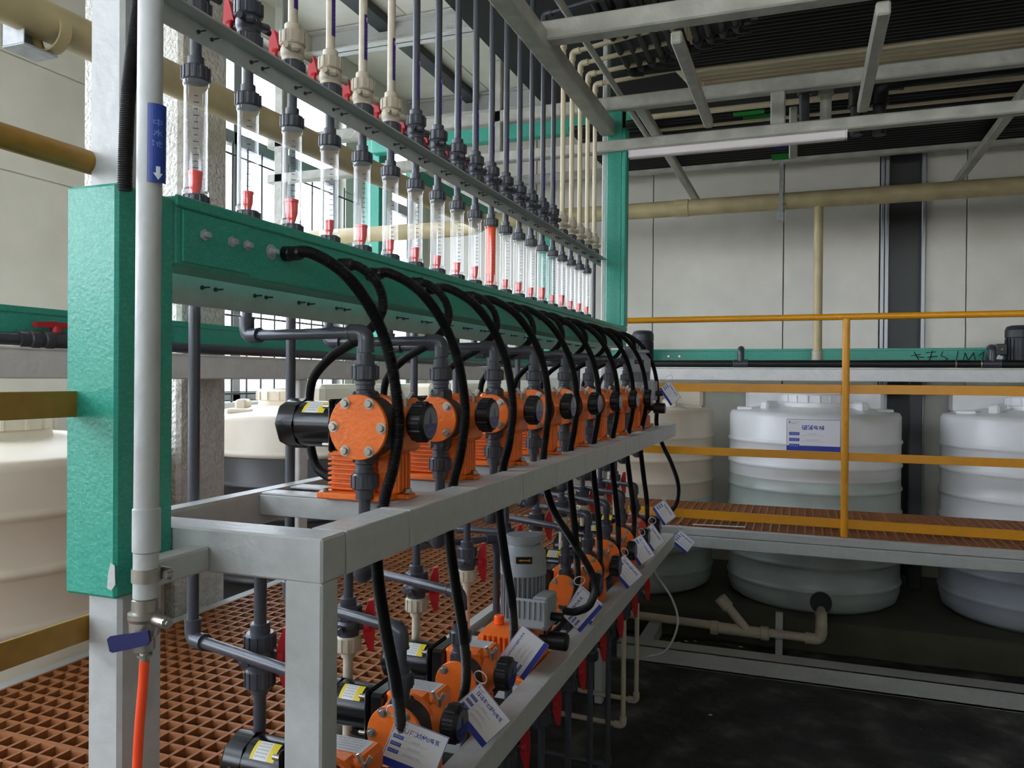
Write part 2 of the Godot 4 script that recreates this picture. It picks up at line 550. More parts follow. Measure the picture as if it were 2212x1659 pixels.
	np.fill_rect(Rect2i(0, 0, 18, 64), Color(0.85, 0.75, 0.1))
	np.fill_rect(Rect2i(90, 0, 38, 64), Color(0.85, 0.75, 0.1))
	for k in 5:
		scrib(np, 24, 6 + k * 11, 60, 7, Color(0.35, 0.35, 0.35), r)
	M.name_plate = pic.call(np)
	var mp := Image.create(96, 64, false, Image.FORMAT_RGB8)
	mp.fill(Color(0.75, 0.75, 0.75))
	for k in 5:
		scrib(mp, 6, 6 + k * 11, 80, 6, Color(0.4, 0.4, 0.4), r)
	M.metal_plate = pic.call(mp, 0.3)
	var ar := Image.create(96, 48, false, Image.FORMAT_RGB8)
	ar.fill(Color(0.04, 0.04, 0.04))
	for k in 18:
		ar.fill_rect(Rect2i(12 + k, 24 - k / 2, 1, maxi(1, k)), Color(0.75, 0.5, 0.1))
	ar.fill_rect(Rect2i(30, 20, 52, 8), Color(0.75, 0.5, 0.1))
	ar.fill_rect(Rect2i(76, 16, 10, 16), Color(0.75, 0.5, 0.1))
	M.arrow = pic.call(ar)
	M.card = {}
	for t in ["铬UF次钠加药泵", "铬还原池酸加药泵", "铬过滤中间水箱酸加药泵", "铬储药加药泵"]:
		M.card[t] = pic.call(card_img(t, 320, 250))
	M.sign = pic.call(card_img("碱储药桶", 512, 320))
	var tr := Image.create(64, 64, false, Image.FORMAT_RGB8)
	tr.fill(Color(0.12, 0.14, 0.13))
	for k in 26:
		tr.fill_rect(Rect2i(32 - k / 2 - 1, 18 + k, k + 2, 1), Color(0.85, 0.65, 0.1))
	line(tr, Vector2(33, 26), Vector2(31, 38), 3, Color(0.1, 0.1, 0.1))
	M.warn = pic.call(tr)

# ---------------------------------------------------------------- scene
func _ready() -> void:
	rng.seed = 7
	var cam := Camera3D.new()
	cam.name = "camera"
	add_child(cam)
	cam.fov = 51.853
	cam.near = 0.02
	cam.position = Vector3(0, 1.6, 0)
	cam.rotation = Vector3(-0.00684696, 0.3561336, 0.00813064)
	cam.current = true
	var we := WorldEnvironment.new()
	we.name = "environment"
	var env := Environment.new()
	env.background_mode = Environment.BG_SKY
	var sm := ProceduralSkyMaterial.new()
	sm.sky_top_color = Color(0.86, 0.91, 0.98)
	sm.sky_horizon_color = Color(0.97, 0.98, 1.0)
	sm.ground_horizon_color = Color(0.75, 0.75, 0.73)
	sm.ground_bottom_color = Color(0.55, 0.55, 0.53)
	sm.sky_energy_multiplier = 1.0
	var sky := Sky.new()
	sky.sky_material = sm
	env.sky = sky
	env.background_energy_multiplier = 1.0
	env.tonemap_mode = Environment.TONE_MAPPER_LINEAR
	env.tonemap_exposure = 15.0
	env.sdfgi_enabled = true
	env.ssao_enabled = true
	env.ssil_enabled = true
	we.environment = env
	add_child(we)
	make_materials()
	build_room()
	build_overhead()
	build_platform()
	build_tanks()
	build_frame()
	build_rack()
	build_meters()
	build_pumps()
	build_hoses()
	build_small()

# ---------------------------------------------------------------- room
func build_room() -> void:
	var f := struct("floor")
	var mb := MB.new()
	mb.bb(-3.5, 4.2, -0.2, 0, -6.7, 3.7)
	part(f, "floor_slab", mb, M.floor)
	# back wall of sandwich panels, with a dark recess
	var wb := struct("wall_back")
	mb = MB.new(); mb.bb(-3.5, 4.2, 0, 4.2, -6.7, -6.5); part(wb, "backing", mb, M.panel_dark)
	var seams := [-3.3, -2.17, -1.17, -0.17, 0.50]
	for i in seams.size() - 1:
		mb = MB.new(); mb.bb(seams[i] + .003, seams[i + 1] - .003, 0, 3.95, -6.45, -6.4, .004); part(wb, "panel", mb, M.panel)
	seams = [0.80, 1.065, 2.065, 3.065, 4.0]
	for i in seams.size() - 1:
		mb = MB.new(); mb.bb(seams[i] + .003, seams[i + 1] - .003, 0, 3.95, -6.46, -6.41, .004); part(wb, "panel", mb, M.panel)
	mb = MB.new(); mb.bb(.505, .53, 0, 3.3, -6.44, -6.39, .003); mb.bb(.535, .56, 0, 3.3, -6.42, -6.38, .003); part(wb, "edge_strip", mb, M.alum)
	mb = MB.new(); mb.bb(.775, .80, 0, 3.3, -6.44, -6.38, .003); part(wb, "edge_strip", mb, M.alum)
	# right and rear walls
	var wr := struct("wall_right")
	for i in 10:
		mb = MB.new(); mb.bb(4.0, 4.2, 0, 3.95, -6.5 + i + .003, -5.5 + i - .003, .004); part(wr, "panel", mb, M.panel)
	var wn := struct("wall_front")
	for i in 7:
		var xa := -3.2 + i * 1.03 + .003
		var xb := -3.2 + (i + 1) * 1.03 - .003
		if i < 6:
			mb = MB.new(); mb.bb(xa, xb, 0, 2.4, 3.5, 3.7, .004); part(wn, "panel", mb, M.panel)
			mb = MB.new(); mb.bb(xa, xb, 3.2, 3.95, 3.5, 3.7, .004); part(wn, "panel", mb, M.panel)
			mb = MB.new(); mb.bb(xa, xa + .05, 2.4, 3.2, 3.55, 3.62, .004); part(wn, "added_mullion", mb, M.alum)  # unseen high window band, added to light the back wall
		else:
			mb = MB.new(); mb.bb(xa, xb, 0, 3.95, 3.5, 3.7, .004); part(wn, "panel", mb, M.panel)
	# added, unseen partition behind the viewer, placed to keep low daylight off the floor
	var wp := struct("wall_added_partition")
	for i in 4:
		mb = MB.new(); mb.bb(-.5 + i * 1.12 + .003, -.5 + (i + 1) * 1.12 - .003, 0, 2.3, 1.2, 1.28, .004); part(wp, "panel", mb, M.panel)
	# left wall with window openings (z0, z1, y0, y1)
	var wl := struct("wall_left")
	var wins := [[-6.2, -5.75, 1.45, 3.7], [-5.05, -2.85, 1.45, 3.72], [-2.2, 0.4, 1.2, 3.75], [0.5, 3.2, 1.2, 3.75]]
	var z := -6.5
	for w in wins:
		mb = MB.new(); mb.bb(-3.4, -3.21, 0, 3.95, z, w[0]); part(wl, "wall_pier", mb, M.panel)
		for yy in [[0, 1.6], [1.6, 2.47], [2.47, 2.97], [2.97, 3.95]]:
			mb = MB.new(); mb.bb(-3.212, -3.2, yy[0] + .003, yy[1] - .003, z, w[0], .002); part(wl, "panel", mb, M.panel)
		mb = MB.new(); mb.bb(-3.4, -3.2, 0, w[2], w[0], w[1]); part(wl, "wall_apron", mb, M.panel)
		mb = MB.new(); mb.bb(-3.4, -3.2, w[3], 3.95, w[0], w[1]); part(wl, "wall_head", mb, M.panel)
		z = w[1]
	mb = MB.new(); mb.bb(-3.4, -3.2, 0, 3.95, z, 3.7); part(wl, "wall_pier", mb, M.panel)
	for i in wins.size():
		var w: Array = wins[i]
		var wd := struct("window_%d" % (i + 1))
		mb = MB.new()
		var x0 := -3.33; var x1 := -3.27
		mb.bb(x0, x1, w[2], w[2] + .06, w[0], w[1], .004); mb.bb(x0, x1, w[3] - .06, w[3], w[0], w[1], .004)
		mb.bb(x0, x1, w[2], w[3], w[0], w[0] + .06, .004); mb.bb(x0, x1, w[2], w[3], w[1] - .06, w[1], .004)
		var ty: float = 3.05
		mb.bb(x0, x1, ty - .04, ty + .04, w[0], w[1], .004)
		var nn := maxi(1, int(round((w[1] - w[0]) / .55)))
		for k in range(1, nn):
			var zz: float = lerpf(w[0], w[1], float(k) / nn)
			mb.bb(x0, x1, w[2], w[3], zz - .035, zz + .035, .004)
		var wf := part(wd, "window_frame", mb, M.alum)
		for k in nn:
			for rowy in [[w[2] + .05, ty - .03], [ty + .03, w[3] - .05]]:
				var p := MB.new()
				p.bb(-3.302, -3.298, rowy[0], rowy[1], lerpf(w[0], w[1], float(k) / nn) + .03, lerpf(w[0], w[1], float(k + 1) / nn) - .03)
				part(wf, "pane", p, M.glass)
		mb = MB.new(); mb.bb(-3.42, -3.14, w[2] - .05, w[2], w[0] - .03, w[1] + .03, .006); part(wd, "window_sill", mb, M.white)
	# wire grille inside window_2
	var gr := thing("window_grille", "thin steel wire grille standing inside the bright barred window", "grille", Vector3(-3.1, 1.45, -4))
	var wire := MB.new(); wire.cyl(Vector3(0, 0, 0), Vector3(0, 1.5, 0), .006, 6)
	var wm := wire.mesh(M.dark_steel)
	for k in 17:
		again(gr, "upright_wire", wm, Vector3(0, 0, -1.0 + k * .13))
	wire = MB.new(); wire.cyl(Vector3(0.012, 0, -1.05), Vector3(0.012, 0, 1.12), .006, 6)
	wm = wire.mesh(M.dark_steel)
	for y in [.05, .5, .95, 1.42]:
		again(gr, "cross_wire", wm, Vector3(0, y, 0))
	# ceiling panels and beams
	var ce := struct("ceiling")
	for i in 8:
		mb = MB.new(); mb.bb(-3.4 + i * .95 + .003, -3.4 + (i + 1) * .95 - .003, 3.95, 4.1, -6.6, 3.7, .004); part(ce, "panel", mb, M.ceil)
	for zz in [-4.62, -6.05, -2.9, -1.2, .6, 2.4]:
		mb = MB.new(); mb.bb(-3.2, -1.75, 3.80, 3.945, zz - .005, zz + .005); mb.bb(-3.2, -1.75, 3.80, 3.81, zz - .06, zz + .06); mb.bb(-3.2, -1.75, 3.935, 3.945, zz - .06, zz + .06)
		part(ce, "beam", mb, M.white_beam)
	for xx in [-2.62]:
		mb = MB.new(); mb.bb(xx - .06, xx + .06, 3.89, 3.945, -6.4, 3.4, .004); part(ce, "purlin", mb, M.dark_steel)
	mb = MB.new(); mb.bb(-1.84, -1.70, 3.72, 3.945, -6.4, 3.4, .006); part(ce, "purlin", mb, M.dark_steel)
	# concrete column
	var col := struct("trim_1")
	mb = MB.new(); mb.bb(-2.36, -1.93, 0, 3.95, -2.28, -2.05, .012); part(col, "column_shaft", mb, M.stucco)
	# plinth under the far tanks, kerb channel on the floor
	var pl := struct("trim_2")
	mb = MB.new(); mb.bb(-3.0, 4.0, 0, .19, -6.4, -4.96, .01); part(pl, "plinth_block", mb, M.plinth)
	var kb := thing("kerb_beam", "long grey steel channel lying on the dark floor before the tanks", "beam", Vector3(0, 0, -4.5))
	mb = MB.new(); mb.bb(-1.0, 3.9, 0, .012, -.06, .06); mb.bb(-1.0, 3.9, 0, .10, .05, .06, .002); mb.bb(-1.0, 3.9, .09, .10, -.06, .06, .002); part(kb, "channel", mb, M.grey)
	mb = MB.new(); mb.bb(-.91, -.83, .0, .08, -.7, -.06, .004); part(kb, "cross_member", mb, M.grey)
	# outdoors
	var gd := struct("ground_outside")
	mb = MB.new(); mb.bb(-40, -3.45, -.6, -.4, -30, 20); part(gd, "yard", mb, M.yard_concrete)
	var fe := thing("yard_fence", "white paned fence standing outside the window", "fence", Vector3(-6.5, -.4, -5))
	for k in 16:
		mb = MB.new(); mb.bb(-.03, .03, 0, 2.1, -6 + k * .8, -5.94 + k * .8, .004); part(fe, "post", mb, M.white)
		if k < 15:
			mb = MB.new(); mb.bb(-.01, .01, .2, 1.9, -5.93 + k * .8, -5.21 + k * .8); part(fe, "panel", mb, M.galv)
	var ho := thing("house", "brick house with red roof seen through the window", "house", Vector3(-17, -.4, -14))
	mb = MB.new(); mb.bb(-3, 3, 0, 2.0, -6, 6); part(ho, "wall", mb, M.white)
	mb = MB.new(); mb.prism(PackedVector2Array([Vector2(-3.4, 2.0), Vector2(3.4, 2.0), Vector2(0, 3.1)]), Vector3(0, 0, -6.4), Vector3(1, 0, 0), Vector3(0, 1, 0), Vector3(0, 0, 12.8)); part(ho, "roof", mb, M.brick)

# ---------------------------------------------------------------- overhead steel and pipes
func build_overhead() -> void:
	var fr := thing("pipe_gantry", "pale grey square-tube gantry carrying the overhead pipes", "gantry", Vector3(0, 2.7, -3.84))
	var o := Vector3(0, 2.7, -3.84)
	var tubes := [
		[-.965, -.895, 2.805, 2.875, -3.84, 1.5, "longitudinal_tube"],
		[-.965, 2.6, 2.833, 2.905, -2.81, -2.74, "cross_tube"],
		[-2.95, 2.6, 2.722, 2.776, -3.87, -3.81, "lower_chord"],
		[-2.95, 2.6, 2.925, 2.99, -3.87, -3.81, "upper_chord"],
		[-.165, -.10, 2.776, 2.925, -3.87, -3.81, "hanger"],
		[-1.55, -1.49, 2.776, 3.25, -3.87, -3.81, "hanger"],
		[-2.9, -2.84, 2.0, 3.9, -3.87, -3.81, "hanger"],
		[-2.95, 3.9, 3.22, 3.295, -6.26, -6.2, "wall_rail"],
		[-.46, -.42, 2.785, 2.83, -3.81, -2.81, "strut"],
		[.20, .245, 2.785, 2.83, -3.81, -2.81, "strut"],
		[1.15, 1.21, 2.78, 2.82, -3.81, -2.81, "strut"],
		[-.09, -.05, 2.70, 2.95, -4.16, -4.12, "hanger"],
		[.93, .98, 2.95, 2.99, -6.2, -3.87, "strut"],
		[-.82, -.77, 2.95, 2.99, -6.2, -3.87, "strut"],
	]
	for t in tubes:
		var mb := MB.new()
		mb.bb(t[0], t[1], t[2], t[3], t[4], t[5], .006)
		var p := part(fr, t[6], mb, M.greyroof)
		p.position = -o
	# lamp batten under the lower chord
	var lp := thing("lamp_batten", "long white tube lamp batten fixed under the overhead frame", "lamp", Vector3(-.33, 2.70, -3.84))
	var mb := MB.new(); mb.bb(-.49, .487, -.016, .022, -.022, .022, .005); part(lp, "housing", mb, M.lamp)
	mb = MB.new(); mb.bb(-.493, -.488, -.016, .022, -.022, .022, .001); part(lp, "end_cap", mb, M.white)
	mb = MB.new(); mb.bb(.487, .492, -.016, .022, -.022, .022, .001); part(lp, "end_cap", mb, M.white)
	# dark deck added above the pipe field to stand for its deep shade
	var dk := struct("trim_3")
	mb = MB.new(); mb.bb(-1.65, 4.0, 3.42, 3.5, -6.4, -3.0); part(dk, "added_shade_sheet", mb, M.shade_sheet)
	# field of pipes at 3.05 m, running across
	var r := .0155
	var pitch := .0352
	for k in 24:
		var zz := -3.705 + k * pitch
		var t := thing("overhead_pipe", "thin black pipe in the dense overhead bundle, %s from its cream pipes" % (ORD[k] if k < 21 else ["twenty-second", "twenty-third", "twenty-fourth"][k - 21]), "pipe", Vector3(0, 3.05, zz), "black pipes in the overhead bundle")
		if k < 10:
			var xl := -.785 + k * .056
			pipework(t, [Vector3(3.96, 0, 0), Vector3(xl, 0, 0), Vector3(xl, .02, -2.62 - zz), Vector3(xl, .5, -2.6 - zz)], r, M.black, 10)
		else:
			mb = MB.new(); mb.cyl(Vector3(-.25 + (k - 10) * .03, 0, 0), Vector3(3.96, 0, 0), r, 10); part(t, "pipe", mb, M.black)
	for k in 5:
		var zz := -3.752 - k * .047
		var t := thing("overhead_cream_pipe", "cream pipe in the overhead row of five, %s from the black bundle" % ORD[k], "pipe", Vector3(0, 3.05, zz), "cream pipes in the overhead row")
		pipework(t, [Vector3(3.96, 0, 0), Vector3(-.57 + k * .008, 0, 0), Vector3(-.57 + k * .008, .35, 0)], .021, M.cream_pipe, 14)
	# pipes further back
	var more := [[-4.36, .016, "beige"], [-4.42, .016, "black"], [-4.465, .016, "black"], [-4.53, .016, "black"], [-4.575, .02, "beige"], [-4.64, .016, "black"], [-4.68, .016, "black"], [-4.725, .016, "black"], [-4.77, .016, "black"], [-4.84, .016, "black"], [-4.88, .016, "black"], [-4.92, .016, "black"], [-4.98, .016, "black"], [-5.03, .016, "black"], [-5.08, .016, "black"], [-5.13, .016, "black"], [-5.18, .016, "black"], [-5.23, .016, "black"], [-5.28, .016, "black"], [-5.33, .016, "black"], [-5.38, .016, "black"]]
	var nb := 0
	var nc := 0
	for e in more:
		var dark: bool = e[2] == "black"
		var lab := ""
		if dark:
			lab = "black pipe hung behind the frame's lower chord, %s behind it" % ORD[nb]
			nb += 1
		else:
			lab = "single cream pipe among black ones behind frame, %s from the chord" % ORD[nc]
			nc += 1
		var t := thing("rear_overhead_pipe", lab, "pipe", Vector3(0, 3.05, e[0]), "overhead pipes behind the lower chord")
		mb = MB.new(); mb.cyl(Vector3(-1.3 if dark else -.85, 0, 0), Vector3(3.96, 0, 0), e[1], 10); part(t, "pipe", mb, M.black if dark else M.cream_pipe)
	# drops at the right
	for k in 3:
		var t := thing("drop_pipe", ["dark pipe dropping from the overhead row beside a grey one", "pale grey pipe dropping from overhead row with glossy elbow", "thick black pipe dropping behind the lower chord"][k], "pipe", Vector3([-.02, .075, .22][k], 3.02, [-4.0, -4.02, -4.2][k]))
		pipework(t, [Vector3(1.5, .02, 0), Vector3(0, .02, 0), Vector3(0, -.26 if k < 2 else -.22, 0)], [.024, .026, .03][k], [M.upvc, M.greyroof, M.black][k], 14)
	var t2 := thing("drop_pipe", "second thick black pipe dropping behind the lower chord", "pipe", Vector3(.32, 3.02, -4.2))
	pipework(t2, [Vector3(1.5, .02, -.03), Vector3(0, .02, 0), Vector3(0, -.23, 0)], .03, M.black, 14)
	# stickers on the pipes
	var st := [[-.30, -4.40, .16, 0], [-.26, -4.48, .15, 0], [-.15, -5.30, .14, 0], [-.15, -5.36, .14, 0], [-.16, -4.72, .15, 1], [-.16, -5.1, .07, 1]]
	for e in st:
		var s := thing("pipe_sticker", "small %s sticker on overhead pipe at depth %d" % [["green", "blue"][e[3]], st.find(e) + 1], "sticker", Vector3(e[0], 3.03, e[1]), "stickers on the overhead pipes")
		s.set_meta("label", ["green sticker on the first pipe behind the upper chord", "green sticker on the second pipe behind the upper chord", "green sticker on pipe above the lamp batten, nearer one of pair", "green sticker on pipe near the wall rail, rear one of pair", "blue sticker on black pipe beside the hanger tube", "short blue sticker on black pipe before the wall rail"][st.find(e)])
		mb = MB.new(); mb.box(Vector3.ZERO, Vector3(e[2], .022, .012), .002, Basis(Vector3.RIGHT, .5)); part(s, "label", mb, [M.label_green, M.label_blue][e[3]])
	# thin conduit along the frame
	var cd := thing("conduit", "thin grey round conduit running beside the overhead frame", "pipe", Vector3(-.87, 3.0, -3.5))
	mb = MB.new(); mb.cyl(Vector3(0, 0, 1.6), Vector3(0, 0, -1.2), .014, 12); part(cd, "pipe", mb, M.greyroof)
	# big cream pipe across the back
	var bp := thing("drain_pipe", "large cream pipe running across the white back wall", "pipe", Vector3(0, 2.823, -5.7))
	mb = MB.new(); mb.cyl(Vector3(-2.6, 0, 0), Vector3(3.96, 0, 0), .057, 28); part(bp, "pipe", mb, M.beige_big)
	for xx in [-.88, 2.2]:
		mb = MB.new(); mb.cyl(Vector3(xx, 0, 0), Vector3(xx + .09, 0, 0), .062, 28, -1, .003); part(bp, "coupling", mb, M.beige_big)
	mb = MB.new(); mb.cyl(Vector3(.07, -.05, 0), Vector3(.07, -1.04, 0.02), .029, 20); part(bp, "branch_pipe", mb, M.beige_big)
	mb = MB.new(); mb.cyl(Vector3(.07, -1.13, .02), Vector3(.07, -1.02, .02), .035, 20, -1, .003); part(bp, "coupling", mb, M.beige)
	for xx in [-.17, 1.9]:
		mb = MB.new(); mb.bb(xx - .012, xx + .012, -.09, .52, .058, .064); mb.bb(xx - .02, xx + .02, -.14, -.08, .0, .07, .003); mb.bb(xx - .012, xx + .012, -.064, -.058, -.06, .06); part(bp, "hanger", mb, M.galv)
	# big cream pipe along the left
	var lb := thing("duct_pipe", "large cream pipe running along the left wall before the stucco column", "pipe", Vector3(-1.72, 2.43, -2.5))
	mb = MB.new()
	mb.tube(fillet([Vector3(0, 0, 3), Vector3(0, 0.05, -1.75), Vector3(-1.3, .06, -1.8)], .25, 8), .047, 24)
	part(lb, "pipe", mb, M.beige_big)
	mb = MB.new(); mb.bb(-.06, .012, -.062, -.057, 1.085, 1.175, .001); mb.bb(-.06, .012, -.06, -.0, 1.172, 1.175, .001); mb.bb(-.06, -.056, -.06, .03, 1.085, 1.175, .001); part(lb, "bracket", mb, M.galv)
	mb = MB.new(); mb.lathe(Vector3(0, 0, 1.08), Vector3(0, 0, 1), [Vector2(.047, 0), Vector2(.052, 0), Vector2(.052, .03), Vector2(.047, .03)], 24); part(lb, "saddle", mb, M.beige_big)
	# far green frame near the windows
	var gf := thing("far_green_frame", "green fibreglass frame standing far back beside the windows", "frame", Vector3(-2.2, 2.7, -4.8))
	mb = MB.new(); mb.bb(-.62, 1.2, .44, .56, -.04, .04, .006); part(gf, "beam", mb, M.green)
	mb = MB.new(); mb.bb(-.74, -.62, -1.0, .62, -.2, -.08, .006); part(gf, "post", mb, M.green)
	mb = MB.new(); mb.bb(-.4, -.3, .2, .33, -1.6, -.05, .006); part(gf, "side_beam", mb, M.green)
	mb = MB.new(); mb.bb(.32, .42, -1.0, .15, -.9, -.8, .006); part(gf, "post", mb, M.green)

# ---------------------------------------------------------------- grating platforms and railings
func grating(parent: Node3D, x0: float, x1: float, z0: float, z1: float, p := .041) -> void:
	# one moulded panel: bars both ways, wider at the top
	var mb := MB.new()
	var h := .038
	var nx := int(round((x1 - x0) / p))
	var nz := int(round((z1 - z0) / p))
	for k in nx + 1:
		var x := x0 + (x1 - x0) * k / nx
		mb.prism(PackedVector2Array([Vector2(-.0037, 0), Vector2(.0037, 0), Vector2(.0026, -h), Vector2(-.0026, -h)]), Vector3(x, 0, z0), Vector3(1, 0, 0), Vector3(0, 1, 0), Vector3(0, 0, z1 - z0))
	for k in nz + 1:
		var z := z0 + (z1 - z0) * k / nz
		mb.prism(PackedVector2Array([Vector2(-.0037, 0), Vector2(.0037, 0), Vector2(.0026, -h), Vector2(-.0026, -h)]), Vector3(x0, -.0006, z), Vector3(0, 0, 1), Vector3(0, 1, 0), Vector3(x1 - x0, 0, 0))
	part(parent, "grating_panel", mb, M.grating)

func build_platform() -> void:
	var wk := thing("walkway", "brown fibreglass grating walkway behind the pump rack", "walkway", Vector3(0, .85, 0))
	var zs := [.82, -.18, -1.178, -2.18, -3.18, -4.12]
	for i in zs.size() - 1:
		grating(wk, -1.785, -.965, zs[i + 1] + .004, zs[i] - .004)
	var mb := MB.new(); mb.bb(-1.83, -1.787, -.12, 0, -4.1, .8, .004); part(wk, "edge_beam", mb, M.grey)
	mb = MB.new(); mb.bb(-.962, -.93, -.14, -.042, -4.1, .8, .004); part(wk, "edge_beam", mb, M.grey)
	for z in [-3.9, -2.9, -1.9, -.9, .1]:
		mb = MB.new(); mb.bb(-1.8, -.95, -.14, -.042, z - .03, z + .03, .004); part(wk, "cross_beam", mb, M.grey)
		mb = MB.new(); mb.bb(-1.82, -1.76, -.85, -.12, z - .03, z + .03, .004); part(wk, "leg", mb, M.grey)
	var pf := thing("platform", "brown fibreglass grating platform before the row of white tanks", "platform", Vector3(0, .85, 0))
	var xs := [-1.8, -.62, .42, 1.5, 2.7, 3.9]
	for i in xs.size() - 1:
		grating(pf, xs[i] + .004, xs[i + 1] - .004, -4.97, -4.13)
	mb = MB.new(); mb.bb(-1.8, 3.9, -.04, -.003, -4.127, -4.085, .003); part(pf, "edge_angle", mb, M.grey)
	mb = MB.new(); mb.bb(-1.8, 3.9, -.10, -.042, -4.13, -4.08, .004); part(pf, "edge_beam", mb, M.grey)
	mb = MB.new(); mb.bb(-1.8, 3.9, -.10, -.042, -5.0, -4.95, .004); part(pf, "edge_beam", mb, M.grey)
	for x in [-1.6, 1.9, 3.6]:
		mb = MB.new(); mb.bb(x - .03, x + .03, -.85, -.10, -4.95, -4.89, .004); part(pf, "leg", mb, M.grey)
	# railing in front of the tanks
	var rl := thing("railing", "yellow steel railing along the grating before the white tanks", "railing", Vector3(.18, .85, -4.13))
	mb = MB.new(); mb.cyl(Vector3(-1.07, 1.061, 0), Vector3(3.6, 1.061, 0), .0155, 16); part(rl, "top_rail", mb, M.yellow)
	for x in [0.0, 1.75, 3.5]:
		mb = MB.new(); mb.cyl(Vector3(x, 0, 0), Vector3(x, 1.05, 0), .017, 16); part(rl, "post", mb, M.yellow)
	for e in [[.69, .734, "mid_rail"], [.365, .405, "lower_rail"]]:
		mb = MB.new(); mb.bb(-1.06, 3.6, e[0], e[1], -.023, -.017, .001); part(rl, e[2], mb, M.yellow)
	mb = MB.new(); mb.bb(-1.06, 3.6, .036, .081, -.023, -.017, .001); part(rl, "toe_board", mb, M.yellow)
	# railing coming towards the viewer from the grey post
	var r2 := thing("railing", "yellow railing of pipe and flat bars ending at the tall grey post", "railing", Vector3(-.9, .85, -.8))
	mb = MB.new(); mb.cyl(Vector3(0, 1.034, -.04), Vector3(0, 1.034, 2.4), .0155, 16); part(r2, "top_rail", mb, M.yellow_shaded)
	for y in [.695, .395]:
		mb = MB.new(); mb.bb(-.003, .003, y, y + .034, -.03, 2.4, .001); part(r2, "flat_bar", mb, M.yellow_shaded)

# ---------------------------------------------------------------- tanks
func tank(called: String, label: String, at: Vector3, r: float, h: float, m: Material, wet: Material, level: float, group: String, seat_dir: Vector3, lid := true, base := Vector3.ZERO) -> Node3D:
	var t := thing(called, label, "tank", at, group)
	var prof := [Vector2(0, 0), Vector2(r - .06, 0), Vector2(r - .015, .03), Vector2(r, .09)]
	var low := []
	var high := []
	var ribs := []
	var y := .14
	while y < h - .12:
		ribs.append(y)
		y += .148
	low = prof.duplicate()
	for e in ribs:
		var tgt := low if e < level else high
		for q in [[0.0, -.018], [.004, -.012], [.0095, -.004], [.0095, .004], [.004, .012], [0.0, .018]]:
			tgt.append(Vector2(r + q[0], e + q[1]))
	var cut := Vector2(r, level)
	low.append(cut)
	high.push_front(cut)
	high.append_array([Vector2(r, h - .03), Vector2(r - .01, h - .006), Vector2(r - .035, h), Vector2(r * .6, h + .028), Vector2(.0, h + .05)])
	var mb := MB.new(); mb.lathe(Vector3.ZERO, Vector3.UP, low, 48, true); part(t, "filled_body", mb, wet)
	mb = MB.new(); mb.lathe(Vector3.ZERO, Vector3.UP, high, 48, true); part(t, "body", mb, m)
	# raised motor seat across one side
	var sx := seat_dir.cross(Vector3.UP)
	mb = MB.new()
	mb.box(seat_dir * r * .48 + Vector3.UP * (h + .07), Vector3(r * 1.66, .15, .2) if absf(seat_dir.z) > .5 else Vector3(.2, .15, r * 1.66), .02)
	part(t, "motor_seat", mb, m)
	for s in [-1.0, 1.0]:
		mb = MB.new()
		mb.box(sx * s * r * .5 - seat_dir * r * .42 + Vector3.UP * (h + .035), Vector3(.06, .06, .14), .012, Basis(Vector3.UP, s * .5)); part(t, "lifting_lug", mb, m)
		mb = MB.new()
		mb.box(sx * s * r * .74 - seat_dir * r * .25 + Vector3.UP * (h + .012), Vector3(.12, .02, .12), .006, Basis(Vector3.UP, s * .6)); part(t, "flat_pad", mb, m)
	if lid:
		mb = MB.new()
		var lo := -seat_dir * r * .2 + Vector3.UP * (h + .01)
		mb.lathe(lo, Vector3.UP, [Vector2(.2, 0), Vector2(.19, .04), Vector2(.19, .05)], 36, true); part(t, "neck", mb, m)
		mb = MB.new()
		mb.lathe(lo, Vector3.UP, [Vector2(.19, .045), Vector2(.197, .05), Vector2(.197, .095), Vector2(.185, .105), Vector2(.165, .105), Vector2(.16, .095), Vector2(0, .098)], 36)
		for k in 18:
			var a := TAU * k / 18
			mb.box(lo + Vector3(cos(a) * .198, .07, sin(a) * .198), Vector3(.012, .045, .012), .002, Basis(Vector3.UP, -a))
		part(t, "screw_lid", mb, m)
	return t

